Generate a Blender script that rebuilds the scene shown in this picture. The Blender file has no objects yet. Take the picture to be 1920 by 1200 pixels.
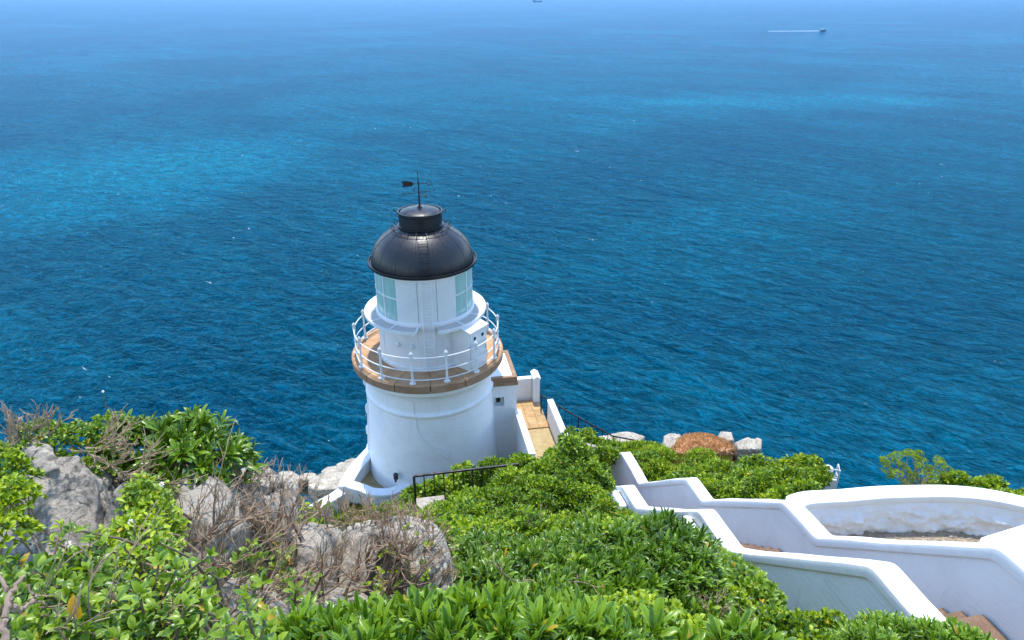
import bpy, bmesh, math, random
import numpy as np
from mathutils import Vector, Matrix

random.seed(7)
rng = np.random.default_rng(11)
scene = bpy.context.scene
COL = scene.collection
R = math.radians

# ------------------------------------------------------------------ camera
PITCH = R(25.5)
FPX = 1280.0                       # focal length in pixels of a 1920 wide frame
cam_data = bpy.data.cameras.new('camera')
cam_data.sensor_width = 36.0
cam_data.lens = 36.0 * FPX / 1920.0
cam_data.clip_start = 0.05
cam_data.clip_end = 120000.0
cam = bpy.data.objects.new('camera', cam_data)
COL.objects.link(cam)
cam.location = (0, 0, 0)
cam.rotation_euler = (math.pi / 2 - PITCH, 0, 0)
scene.camera = cam

# ------------------------------------------------------------------ light
SUN_AZ, SUN_EL = R(-5), R(74)      # azimuth to the right of +Y
world = bpy.data.worlds.new('World')
scene.world = world
world.use_nodes = True
wn = world.node_tree
sky = wn.nodes.new('ShaderNodeTexSky')
sky.sky_type = 'NISHITA'
sky.sun_disc = False
sky.sun_elevation = SUN_EL
sky.sun_rotation = SUN_AZ
sky.altitude = 100
sky.air_density = 1.0
sky.dust_density = 0.0
sky.ozone_density = 2.2
wn.links.new(sky.outputs[0], wn.nodes['Background'].inputs[0])
wn.nodes['Background'].inputs[1].default_value = 0.15

sun_data = bpy.data.lights.new('sun', 'SUN')
sun_data.energy = 2.0
sun_data.angle = R(2.5)
sun_data.color = (1.0, 0.96, 0.89)
sun = bpy.data.objects.new('sun', sun_data)
COL.objects.link(sun)
sdir = Vector((math.sin(SUN_AZ) * math.cos(SUN_EL), math.cos(SUN_AZ) * math.cos(SUN_EL), math.sin(SUN_EL)))
sun.rotation_euler = (-sdir).to_track_quat('-Z', 'Y').to_euler()
sun.location = sdir * 60

vs = scene.view_settings
vs.view_transform = 'Standard'
vs.look = 'None'
vs.gamma = 1.0
vs.use_curve_mapping = False
vs.exposure = 1.5
scene.cycles.use_denoising = True
scene.cycles.max_bounces = 8
scene.cycles.transparent_max_bounces = 8
scene.cycles.sample_clamp_indirect = 6.0

# ------------------------------------------------------------------ pixel rays (1920 x 1200 frame)
cT, sT = math.cos(PITCH), math.sin(PITCH)
def ray(x, y):
    u = (x - 960) / FPX; v = (y - 600) / FPX
    return Vector((u, cT - v * sT, -sT - v * cT))
def PD(x, y, d): return ray(x, y) * d
def PZ(x, y, z):
    r = ray(x, y); return r * (z / r.z)
def PY(x, y, Y):
    r = ray(x, y); return r * (Y / r.y)

# ------------------------------------------------------------------ materials
MATS = {}
def new_mat(name):
    m = bpy.data.materials.new(name); m.use_nodes = True
    MATS[name] = m
    nt = m.node_tree
    return m, nt, nt.nodes['Principled BSDF']
def N(nt, t, **kw):
    n = nt.nodes.new(t)
    for k, v in kw.items():
        if k.startswith('i_'):
            n.inputs[int(k[2:])].default_value = v
        else:
            setattr(n, k, v)
    return n
def coords(nt, scale=(1, 1, 1), rot=(0, 0, 0), kind='Object'):
    tc = N(nt, 'ShaderNodeTexCoord')
    mp = N(nt, 'ShaderNodeMapping')
    mp.inputs['Scale'].default_value = scale
    mp.inputs['Rotation'].default_value = rot
    nt.links.new(tc.outputs[kind], mp.inputs[0])
    return mp.outputs[0]
def noise(nt, vec, scale, detail=4, rough=0.55, dist=0.0):
    n = N(nt, 'ShaderNodeTexNoise')
    n.inputs['Scale'].default_value = scale
    n.inputs['Detail'].default_value = detail
    n.inputs['Roughness'].default_value = rough
    n.inputs['Distortion'].default_value = dist
    nt.links.new(vec, n.inputs['Vector'])
    return n.outputs['Fac']
def ramp(nt, fac, stops, interp='LINEAR'):
    n = N(nt, 'ShaderNodeValToRGB')
    n.color_ramp.interpolation = interp
    el = n.color_ramp.elements
    while len(el) < len(stops): el.new(0.5)
    for e, (p, c) in zip(el, stops):
        e.position = p
        e.color = (c, c, c, 1) if not isinstance(c, (tuple, list)) else (*c, 1)
    nt.links.new(fac, n.inputs[0])
    return n.outputs[0]
def mix(nt, fac, a, b, mode='MIX'):
    n = N(nt, 'ShaderNodeMix', data_type='RGBA', blend_type=mode)
    for sock, val in ((n.inputs[0], fac), (n.inputs[6], a), (n.inputs[7], b)):
        if isinstance(val, bpy.types.NodeSocket): nt.links.new(val, sock)
        elif isinstance(val, (int, float)): sock.default_value = val
        else: sock.default_value = (*val, 1)
    return n.outputs[2]
def mth(nt, op, a, b=0.0, c=0.0):
    n = N(nt, 'ShaderNodeMath', operation=op)
    for s, v in zip(n.inputs, (a, b, c)):
        if isinstance(v, bpy.types.NodeSocket): nt.links.new(v, s)
        else: s.default_value = v
    return n.outputs[0]
def bump(nt, h, strength=0.3, dist=0.02, prev=None):
    n = N(nt, 'ShaderNodeBump')
    n.inputs['Strength'].default_value = strength
    n.inputs['Distance'].default_value = dist
    nt.links.new(h, n.inputs['Height'])
    if prev is not None: nt.links.new(prev, n.inputs['Normal'])
    return n.outputs[0]

def mat_plaster(name, base=(0.80, 0.80, 0.79), dirt=(0.42, 0.40, 0.34), amount=0.35, bscale=9.0, bstr=0.35):
    m, nt, p = new_mat(name)
    v = coords(nt); vs_ = coords(nt, (3, 3, 0.35)); vh = coords(nt, (0.7, 0.7, 5.0))
    blot = ramp(nt, noise(nt, v, 1.6, 6, 0.65), [(0.45, 0.0), (0.8, 1.0)])
    streak = ramp(nt, noise(nt, vs_, 2.4, 5, 0.7), [(0.55, 0.0), (0.85, 1.0)])
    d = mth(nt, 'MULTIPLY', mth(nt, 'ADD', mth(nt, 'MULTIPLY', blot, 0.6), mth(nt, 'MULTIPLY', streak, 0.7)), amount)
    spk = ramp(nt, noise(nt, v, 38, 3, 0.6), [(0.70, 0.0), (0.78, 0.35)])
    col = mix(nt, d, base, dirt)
    rst = ramp(nt, noise(nt, coords(nt, (5, 5, 0.22)), 2.0, 4, 0.6), [(0.66, 0.0), (0.80, 1.0)])
    col = mix(nt, mth(nt, 'MULTIPLY', rst, amount * 0.9), col, (0.40, 0.25, 0.12))
    col = mix(nt, mth(nt, 'MULTIPLY', spk, amount), col, (0.25, 0.22, 0.18))
    nt.links.new(col, p.inputs['Base Color'])
    p.inputs['Roughness'].default_value = 0.75
    b = bump(nt, noise(nt, vh, bscale, 4, 0.6, 0.4), bstr, 0.03)
    b = bump(nt, noise(nt, v, 45, 3, 0.6), 0.15, 0.01, b)
    nt.links.new(b, p.inputs['Normal'])
    return m
def mat_paint(name, base, rough=0.45, rust=0.25, metal=0.0, rustcol=(0.30, 0.14, 0.06)):
    m, nt, p = new_mat(name)
    v = coords(nt)
    r = ramp(nt, noise(nt, v, 5.5, 7, 0.7), [(0.60, 0.0), (0.74, 1.0)])
    g = ramp(nt, noise(nt, v, 1.3, 4), [(0.3, 0.86), (0.7, 1.0)])
    col = mix(nt, 1.0, mix(nt, mth(nt, 'MULTIPLY', r, rust), base, rustcol), g, 'MULTIPLY')
    nt.links.new(col, p.inputs['Base Color'])
    rr = ramp(nt, noise(nt, v, 9, 4), [(0.3, rough * 0.8), (0.7, min(1, rough * 1.3))])
    nt.links.new(rr, p.inputs['Roughness'])
    p.inputs['Metallic'].default_value = metal
    nt.links.new(bump(nt, noise(nt, v, 14, 4), 0.12, 0.01), p.inputs['Normal'])
    return m
def mat_stone(name, c1, c2, c3, scale=3.0, rough=0.85, bstr=0.5):
    m, nt, p = new_mat(name)
    v = coords(nt)
    oi = N(nt, 'ShaderNodeObjectInfo')
    a = noise(nt, v, scale, 7, 0.65)
    col = ramp(nt, a, [(0.3, c1), (0.52, c2), (0.72, c3)])
    tint = ramp(nt, oi.outputs['Random'], [(0.0, 0.82), (1.0, 1.08)])
    col = mix(nt, 1.0, col, tint, 'MULTIPLY')
    spk = ramp(nt, noise(nt, v, scale * 14, 3), [(0.35, 0.75), (0.6, 1.0)])
    col = mix(nt, 1.0, col, spk, 'MULTIPLY')
    nt.links.new(col, p.inputs['Base Color'])
    p.inputs['Roughness'].default_value = rough
    nt.links.new(bump(nt, noise(nt, v, scale * 8, 5, 0.65), bstr, 0.02), p.inputs['Normal'])
    return m
def mat_rock(name, pale=(0.64, 0.565, 0.46), mid=(0.43, 0.365, 0.285), dark=(0.12, 0.11, 0.10), s=1.0):
    m, nt, p = new_mat(name)
    v = coords(nt)
    a = noise(nt, v, 3.2 * s, 8, 0.68, 0.3)
    col = ramp(nt, a, [(0.33, mid), (0.52, pale), (0.70, tuple(min(0.75, c * 1.22) for c in pale))])
    li = ramp(nt, noise(nt, v, 2.1 * s, 6, 0.72, 0.6), [(0.44, 0.0), (0.56, 1.0)])
    sp = ramp(nt, noise(nt, v, 26 * s, 4, 0.7), [(0.47, 0.0), (0.60, 1.0)])
    col = mix(nt, mth(nt, 'MULTIPLY', mth(nt, 'MULTIPLY', li, sp), 0.92), col, dark)
    sp2 = ramp(nt, noise(nt, v, 70 * s, 2), [(0.58, 0.0), (0.68, 0.5)])
    col = mix(nt, sp2, col, dark)
    wl = ramp(nt, noise(nt, v, 4.3 * s, 5, 0.6), [(0.62, 0.0), (0.68, 0.55)])
    col = mix(nt, wl, col, (0.60, 0.59, 0.54))
    yl = ramp(nt, noise(nt, v, 3.7 * s, 5, 0.6, 0.5), [(0.60, 0.0), (0.72, 0.35)])
    col = mix(nt, yl, col, (0.42, 0.34, 0.16))
    nt.links.new(col, p.inputs['Base Color'])
    p.inputs['Roughness'].default_value = 0.9
    vor = N(nt, 'ShaderNodeTexVoronoi', feature='DISTANCE_TO_EDGE')
    vor.inputs['Scale'].default_value = 2.3 * s
    dv = N(nt, 'ShaderNodeVectorMath', operation='ADD')
    nz = N(nt, 'ShaderNodeTexNoise'); nz.inputs['Scale'].default_value = 3 * s
    nt.links.new(v, nz.inputs['Vector']); nt.links.new(v, dv.inputs[0]); nt.links.new(nz.outputs['Color'], dv.inputs[1])
    nt.links.new(dv.outputs[0], vor.inputs['Vector'])
    crack = ramp(nt, vor.outputs['Distance'], [(0.0, 0.0), (0.035, 1.0)])
    b = bump(nt, noise(nt, v, 11 * s, 9, 0.75), 1.0, 0.07 / s)
    b = bump(nt, crack, 0.8, 0.03 / s, b)
    nt.links.new(b, p.inputs['Normal'])
    return m
def mat_leaf(name, dark, midc, light, rough=0.38, trans=0.30, edge=0.25, odd=(0.5, 0.30, 0.03), oddamt=0.03):
    m, nt, p = new_mat(name)
    geo = N(nt, 'ShaderNodeNewGeometry'); oi = N(nt, 'ShaderNodeObjectInfo')
    rnd = mth(nt, 'FRACT', mth(nt, 'ADD', geo.outputs['Random Per Island'], mth(nt, 'MULTIPLY', oi.outputs['Random'], 7.31)))
    v = coords(nt)
    patch = noise(nt, v, 2.2, 4)
    k = mth(nt, 'ADD', mth(nt, 'MULTIPLY', rnd, 0.75), mth(nt, 'MULTIPLY', mth(nt, 'SUBTRACT', patch, 0.36), 1.5))
    col = ramp(nt, k, [(0.05, dark), (0.45, midc), (0.95, light)])
    at = N(nt, 'ShaderNodeAttribute', attribute_name='across')
    col = mix(nt, mth(nt, 'MULTIPLY', mth(nt, 'POWER', at.outputs['Fac'], 3.0), edge), col, tuple(min(1, c * 1.9 + 0.03) for c in light))
    od = mth(nt, 'GREATER_THAN', rnd, 1.0 - oddamt)
    col = mix(nt, mth(nt, 'MULTIPLY', od, 0.8), col, odd)
    nt.links.new(col, p.inputs['Base Color'])
    p.inputs['Roughness'].default_value = rough
    p.inputs['Specular IOR Level'].default_value = 0.45
    tr = N(nt, 'ShaderNodeBsdfTranslucent')
    tcol = mix(nt, 1.0, col, (1.6, 1.5, 0.5), 'MULTIPLY')
    nt.links.new(tcol, tr.inputs['Color'])
    ms = N(nt, 'ShaderNodeMixShader'); ms.inputs[0].default_value = trans
    nt.links.new(p.outputs[0], ms.inputs[1]); nt.links.new(tr.outputs[0], ms.inputs[2])
    nt.links.new(ms.outputs[0], nt.nodes['Material Output'].inputs[0])
    return m
def mat_plain(name, col, rough=0.6, var=0.25, scale=12.0, metal=0.0):
    m, nt, p = new_mat(name)
    v = coords(nt)
    c = ramp(nt, noise(nt, v, scale, 5, 0.65), [(0.3, tuple(x * (1 - var) for x in col)), (0.7, tuple(min(1, x * (1 + var)) for x in col))])
    nt.links.new(c, p.inputs['Base Color'])
    p.inputs['Roughness'].default_value = rough
    p.inputs['Metallic'].default_value = metal
    nt.links.new(bump(nt, noise(nt, v, scale * 3, 4), 0.25, 0.01), p.inputs['Normal'])
    return m

M_tower = mat_plaster('tower_plaster', (0.80, 0.81, 0.81), amount=0.36, bscale=3.2, bstr=0.55)
M_wall = mat_plaster('wall_plaster', (0.81, 0.80, 0.78), amount=0.36, bscale=5, bstr=0.2)
M_shadewall = mat_plaster('shade_tinted_plaster', (0.76, 0.79, 0.775), (0.36, 0.41, 0.38), amount=0.5, bscale=3, bstr=0.5)  # shade of a white face painted in as grey-green tint, with blotchy weathering
M_rough = mat_plaster('rough_plaster', (0.82, 0.82, 0.82), amount=0.15, bscale=6, bstr=0.6)
M_coping = mat_plaster('coping_paint', (0.82, 0.82, 0.81), amount=0.32, bscale=5, bstr=0.15)
M_wpaint = mat_paint('white_paint', (0.78, 0.79, 0.79), 0.42, 0.10)
M_wpaint_old = mat_paint('white_paint_worn', (0.74, 0.75, 0.74), 0.5, 0.32)
M_black = mat_paint('black_paint', (0.009, 0.011, 0.016), 0.40, 0.0)
M_iron = mat_paint('black_iron', (0.008, 0.009, 0.012), 0.5, 0.05, rustcol=(0.03, 0.02, 0.015))
M_deck = mat_stone('deck_stone', (0.42, 0.22, 0.10), (0.53, 0.30, 0.15), (0.62, 0.39, 0.21), 2.2)
M_rim = mat_stone('rim_stone', (0.28, 0.16, 0.085), (0.36, 0.215, 0.125), (0.44, 0.28, 0.17), 2.4)
M_tile = mat_stone('clay_tile', (0.40, 0.23, 0.09), (0.50, 0.31, 0.13), (0.58, 0.39, 0.19), 3.0)
M_slab = mat_stone('sand_slab', (0.33, 0.24, 0.10), (0.43, 0.32, 0.15), (0.50, 0.39, 0.20), 4.0)
M_step = mat_stone('step_stone', (0.15, 0.085, 0.05), (0.21, 0.125, 0.075), (0.28, 0.18, 0.11), 5.0)
M_rock = mat_rock('granite')
M_rockfar = mat_rock('shore_granite', (0.56, 0.49, 0.39), (0.44, 0.37, 0.28), (0.20, 0.17, 0.14), 0.7)
M_curtain = mat_plain('curtain_cloth', (0.66, 0.84, 0.78), 0.8, 0.15, 3)
M_bark = mat_plain('dead_bark', (0.27, 0.19, 0.14), 0.9, 0.45, 30)
M_twig = mat_plain('dead_twig', (0.43, 0.30, 0.19), 0.85, 0.45, 18)
M_stem = mat_plain('live_stem', (0.21, 0.145, 0.085), 0.8, 0.4, 20)
M_gstem = mat_plain('green_stem', (0.12, 0.17, 0.04), 0.7, 0.3, 20)
M_petal = mat_plain('petal', (0.80, 0.79, 0.74), 0.6, 0.06, 30)
M_disc = mat_plain('flower_disc', (0.62, 0.28, 0.02), 0.8, 0.3, 80)
M_dry = mat_plain('dry_brush', (0.50, 0.27, 0.14), 0.9, 0.4, 9)
M_rubber = mat_plain('dark_fitting', (0.02, 0.02, 0.022), 0.5, 0.2)
M_cable = mat_plain('cable_sheath', (0.10, 0.42, 0.42), 0.5, 0.2)
M_boathull = mat_plain('boat_hull', (0.02, 0.05, 0.11), 0.5, 0.2, 1)
M_boatcab = mat_plain('boat_cabin', (0.6, 0.6, 0.58), 0.5, 0.1, 1)
M_shiphull = mat_plain('ship_hull', (0.03, 0.05, 0.10), 0.6, 0.2, 0.1)

M_pit = mat_leaf('pittosporum_leaf', (0.016, 0.046, 0.005), (0.058, 0.145, 0.006), (0.19, 0.31, 0.012), 0.33, 0.20, 0.45, oddamt=0.012)
M_pitd = mat_leaf('dark_pittosporum_leaf', (0.009, 0.028, 0.003), (0.042, 0.11, 0.004), (0.15, 0.26, 0.008), 0.33, 0.18, 0.4, oddamt=0.006)
M_fine = mat_leaf('fine_leaf', (0.012, 0.036, 0.002), (0.068, 0.16, 0.003), (0.29, 0.40, 0.008), 0.42, 0.24, 0.1, oddamt=0.006)
M_lime = mat_leaf('lime_leaf', (0.024, 0.065, 0.003), (0.12, 0.23, 0.004), (0.36, 0.45, 0.008), 0.42, 0.26, 0.12, oddamt=0.01)
M_round = mat_leaf('round_leaf', (0.022, 0.065, 0.007), (0.085, 0.18, 0.012), (0.24, 0.35, 0.024), 0.36, 0.28, 0.22, oddamt=0.02)
M_dryleaf = mat_leaf('dry_stem', (0.36, 0.18, 0.09), (0.56, 0.32, 0.17), (0.70, 0.47, 0.28), 0.8, 0.15, 0.05, oddamt=0.0)
M_yellow = mat_leaf('yellow_leaf', (0.55, 0.28, 0.01), (0.62, 0.36, 0.012), (0.65, 0.42, 0.02), 0.4, 0.35, 0.1)
M_umbel = mat_leaf('umbel_leaf', (0.11, 0.20, 0.015), (0.20, 0.31, 0.02), (0.34, 0.42, 0.03), 0.5, 0.3, 0.1)
M_grass = mat_leaf('grass_blade', (0.08, 0.13, 0.015), (0.15, 0.20, 0.025), (0.30, 0.28, 0.06), 0.6, 0.3, 0.1)

# glass of the lantern
M_glass, nt, p = new_mat('lantern_glass')
gl = N(nt, 'ShaderNodeBsdfGlossy'); gl.inputs['Roughness'].default_value = 0.06
gl.inputs['Color'].default_value = (0.75, 0.95, 0.93, 1)
tr = N(nt, 'ShaderNodeBsdfTransparent'); tr.inputs['Color'].default_value = (0.90, 0.98, 0.97, 1)
lw = N(nt, 'ShaderNodeLayerWeight'); lw.inputs['Blend'].default_value = 0.25
fr = mth(nt, 'ADD', mth(nt, 'MULTIPLY', lw.outputs['Facing'], 0.5), 0.14)
ms = N(nt, 'ShaderNodeMixShader')
nt.links.new(fr, ms.inputs[0]); nt.links.new(tr.outputs[0], ms.inputs[1]); nt.links.new(gl.outputs[0], ms.inputs[2])
# salt haze on the panes
sdf = N(nt, 'ShaderNodeBsdfDiffuse')
nt.links.new(ramp(nt, noise(nt, coords(nt, (6, 6, 0.5)), 1.6, 4), [(0.3, (0.38, 0.66, 0.61)), (0.7, (0.66, 0.82, 0.76))]), sdf.inputs['Color'])
ms2 = N(nt, 'ShaderNodeMixShader'); ms2.inputs[0].default_value = 0.5
nt.links.new(ms.outputs[0], ms2.inputs[1]); nt.links.new(sdf.outputs[0], ms2.inputs[2])
nt.links.new(ms2.outputs[0], nt.nodes['Material Output'].inputs[0])
M_pane, nt, p = new_mat('window_pane')
p.inputs['Base Color'].default_value = (0.02, 0.025, 0.03, 1); p.inputs['Roughness'].default_value = 0.08
nt.links.new(bump(nt, noise(nt, coords(nt), 6, 2), 0.05, 0.01), p.inputs['Normal'])

# grating: perforated plate
M_grate, nt, p = new_mat('perforated_plate')
v = coords(nt)
vo = N(nt, 'ShaderNodeTexVoronoi', feature='F1'); vo.inputs['Scale'].default_value = 22; vo.inputs['Randomness'].default_value = 0.1
nt.links.new(v, vo.inputs['Vector'])
hole = ramp(nt, vo.outputs['Distance'], [(0.26, 0.0), (0.40, 1.0)])
nt.links.new(mix(nt, hole, (0.13, 0.11, 0.09), (0.46, 0.43, 0.38)), p.inputs['Base Color'])
nt.links.new(bump(nt, hole, 0.5, 0.01), p.inputs['Normal'])
p.inputs['Roughness'].default_value = 0.6

# soil
M_soil, nt, p = new_mat('hill_soil')
v = coords(nt)
c1 = ramp(nt, noise(nt, v, 1.1, 7, 0.7), [(0.32, (0.05, 0.036, 0.018)), (0.5, (0.095, 0.085, 0.03)), (0.70, (0.21, 0.17, 0.10))])
c2 = ramp(nt, noise(nt, v, 7, 5, 0.7), [(0.42, 0.0), (0.6, 1.0)])
nt.links.new(mix(nt, mth(nt, 'MULTIPLY', c2, 0.6), c1, (0.05, 0.085, 0.015)), p.inputs['Base Color'])
p.inputs['Roughness'].default_value = 0.95
nt.links.new(bump(nt, noise(nt, v, 9, 8, 0.7), 0.9, 0.08), p.inputs['Normal'])
M_gravel, nt, p = new_mat('gravel_ground')
v = coords(nt)
c1 = ramp(nt, noise(nt, v, 16, 6, 0.7), [(0.3, (0.26, 0.20, 0.14)), (0.55, (0.38, 0.29, 0.20)), (0.72, (0.52, 0.43, 0.32))])
nt.links.new(c1, p.inputs['Base Color']); p.inputs['Roughness'].default_value = 0.95
nt.links.new(bump(nt, noise(nt, v, 40, 5, 0.7), 0.9, 0.03), p.inputs['Normal'])

# sea water
M_sea, nt, p = new_mat('sea_water')
v = coords(nt)
CRA = R(42)          # crest direction, clockwise from +X
def stretched(sx, sy, ang):
    m2 = N(nt, 'ShaderNodeMapping'); m2.inputs['Scale'].default_value = (sx, sy, 1)
    nt.links.new(coords(nt, (1, 1, 1), (0, 0, ang)), m2.inputs[0]); return m2.outputs[0]
# water colour: depth, plankton and sand patches
big = noise(nt, coords(nt, (1, 1, 1)), 0.0022, 4, 0.55, 0.6)
big2 = noise(nt, stretched(1, 2.2, CRA), 0.009, 5, 0.6, 0.4)
kcol = mth(nt, 'ADD', mth(nt, 'ADD', mth(nt, 'MULTIPLY', big, 0.34), 0.24), mth(nt, 'MULTIPLY', big2, 0.24))
def shoal(px, py, rx, ry):
    c = PZ(px, py, -115.0)
    dn = N(nt, 'ShaderNodeVectorMath', operation='ADD'); nt.links.new(v, dn.inputs[0])
    nz_ = N(nt, 'ShaderNodeTexNoise'); nz_.inputs['Scale'].default_value = 0.012; nz_.inputs['Detail'].default_value = 5; nt.links.new(v, nz_.inputs['Vector'])
    ms_ = N(nt, 'ShaderNodeVectorMath', operation='MULTIPLY_ADD'); nt.links.new(nz_.outputs['Color'], ms_.inputs[0])
    ms_.inputs[1].default_value = (rx * 0.9, ry * 0.9, 0); ms_.inputs[2].default_value = (-c.x - rx * 0.45, -c.y - ry * 0.45, 115.0)
    nt.links.new(ms_.outputs[0], dn.inputs[1])
    sc_ = N(nt, 'ShaderNodeVectorMath', operation='MULTIPLY'); sc_.inputs[1].default_value = (1 / rx, 1 / ry, 0); nt.links.new(dn.outputs[0], sc_.inputs[0])
    ln = N(nt, 'ShaderNodeVectorMath', operation='LENGTH'); nt.links.new(sc_.outputs[0], ln.inputs[0])
    return ramp(nt, ln.outputs['Value'], [(0.0, 1.0), (1.0, 0.0)], 'EASE')
sho = mth(nt, 'ADD', mth(nt, 'ADD', shoal(300, 310, 220, 240), shoal(1420, 190, 330, 130)), mth(nt, 'MULTIPLY', shoal(680, 230, 130, 90), 0.5))
kcol = mth(nt, 'ADD', kcol, mth(nt, 'MULTIPLY', sho, 0.15))
wc = ramp(nt, kcol, [(0.36, (0.0, 0.022, 0.058)), (0.50, (0.0, 0.037, 0.068)), (0.62, (0.0, 0.076, 0.124)), (0.78, (0.0, 0.135, 0.185))])
# whitecaps
fl = noise(nt, stretched(0.55, 1.3, CRA), 0.22, 7, 0.72, 0.5)
fb = noise(nt, v, 0.02, 3)
foam = ramp(nt, mth(nt, 'ADD', fl, mth(nt, 'MULTIPLY', fb, 0.10)), [(0.735, 0.0), (0.77, 1.0)])
h1 = noise(nt, stretched(0.40, 1.0, CRA), 0.065, 3, 0.5, 0.8)
h2 = noise(nt, stretched(0.55, 1.0, CRA - R(22)), 0.20, 4, 0.6, 0.9)
h3 = noise(nt, stretched(0.6, 1.0, CRA + R(25)), 0.62, 5, 0.65, 0.9)
hh = mth(nt, 'ADD', mth(nt, 'ADD', mth(nt, 'MULTIPLY', h1, 3.6), mth(nt, 'MULTIPLY', h2, 1.9)), mth(nt, 'MULTIPLY', h3, 0.72))
bn = bump(nt, hh, 1.0, 1.0)
# wave shading put into the water colour: lighter crests, darker troughs
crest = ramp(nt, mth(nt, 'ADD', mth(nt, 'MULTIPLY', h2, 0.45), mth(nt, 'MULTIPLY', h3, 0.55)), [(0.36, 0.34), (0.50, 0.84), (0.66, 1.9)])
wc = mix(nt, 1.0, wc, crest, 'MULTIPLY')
df = N(nt, 'ShaderNodeBsdfDiffuse')
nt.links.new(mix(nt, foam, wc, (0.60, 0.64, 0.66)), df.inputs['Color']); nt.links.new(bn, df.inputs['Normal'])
gs = N(nt, 'ShaderNodeBsdfGlossy'); gs.inputs['Roughness'].default_value = 0.12; fgc = N(nt, 'ShaderNodeFresnel'); fgc.inputs['IOR'].default_value = 1.33
nt.links.new(mix(nt, fgc.outputs[0], (0.05, 0.31, 0.64), (0.235, 0.40, 0.70)), gs.inputs['Color'])
nt.links.new(bn, gs.inputs['Normal'])
fz = N(nt, 'ShaderNodeFresnel'); fz.inputs['IOR'].default_value = 1.33; nt.links.new(bn, fz.inputs['Normal'])
fg = N(nt, 'ShaderNodeFresnel'); fg.inputs['IOR'].default_value = 1.33
fk = mth(nt, 'ADD', mth(nt, 'MULTIPLY', mth(nt, 'POWER', fg.outputs[0], 1.8), 0.32), mth(nt, 'MULTIPLY', mth(nt, 'POWER', fz.outputs[0], 1.35), 0.48))
fk = mth(nt, 'MULTIPLY', mth(nt, 'MINIMUM', fk, 0.50), mth(nt, 'SUBTRACT', 1.0, foam))
msh = N(nt, 'ShaderNodeMixShader'); nt.links.new(fk, msh.inputs[0]); nt.links.new(df.outputs[0], msh.inputs[1]); nt.links.new(gs.outputs[0], msh.inputs[2])
nt.links.new(msh.outputs[0], nt.nodes['Material Output'].inputs[0])
M_foam, nt, p = new_mat('wake_foam')
fo = ramp(nt, noise(nt, coords(nt), 0.15, 5, 0.7), [(0.3, (0.55, 0.66, 0.72)), (0.6, (0.8, 0.83, 0.84))])
nt.links.new(fo, p.inputs['Base Color']); p.inputs['Roughness'].default_value = 0.8

# ------------------------------------------------------------------ object helpers
def tag(o, label=None, cat=None, group=None, kind=None):
    if label: o['label'] = label
    if cat: o['category'] = cat
    if group: o['group'] = group
    if kind: o['kind'] = kind
    return o
def thing(name, loc, label, cat, group=None):
    o = bpy.data.objects.new(name, None)
    o.location = loc
    o.empty_display_size = 0.2
    COL.objects.link(o)
    return tag(o, label, cat, group)
def root_of(o):
    while o.parent: o = o.parent
    return o
def link(name, me, mat, parent=None):
    o = bpy.data.objects.new(name, me)
    if mat is not None and len(me.materials) == 0: me.materials.append(mat)
    COL.objects.link(o)
    if parent is not None: o.parent = parent
    return o
def npmesh(name, V, F, mat, parent=None, smooth=False, attr=None, origin=None):
    """V (n,3) world; F (m,k) with k 3 or 4."""
    V = np.asarray(V, dtype=np.float64); F = np.asarray(F, dtype=np.int32)
    off = np.zeros(3)
    if parent is not None: off = np.array(root_of(parent).location)
    elif origin is not None: off = np.array(origin)
    me = bpy.data.meshes.new(name)
    me.vertices.add(len(V)); me.vertices.foreach_set('co', (V - off).astype(np.float32).ravel())
    k = F.shape[1]
    me.loops.add(F.size); me.loops.foreach_set('vertex_index', F.ravel())
    me.polygons.add(len(F)); me.polygons.foreach_set('loop_start', np.arange(0, F.size, k, dtype=np.int32))
    me.polygons.foreach_set('use_smooth', np.full(len(F), smooth, dtype=bool))
    if attr is not None:
        a = me.attributes.new('across', 'FLOAT', 'POINT'); a.data.foreach_set('value', np.asarray(attr, dtype=np.float32))
    me.update(calc_edges=True)
    o = link(name, me, mat, parent)
    if parent is None and origin is not None: o.location = origin
    return o

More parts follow.
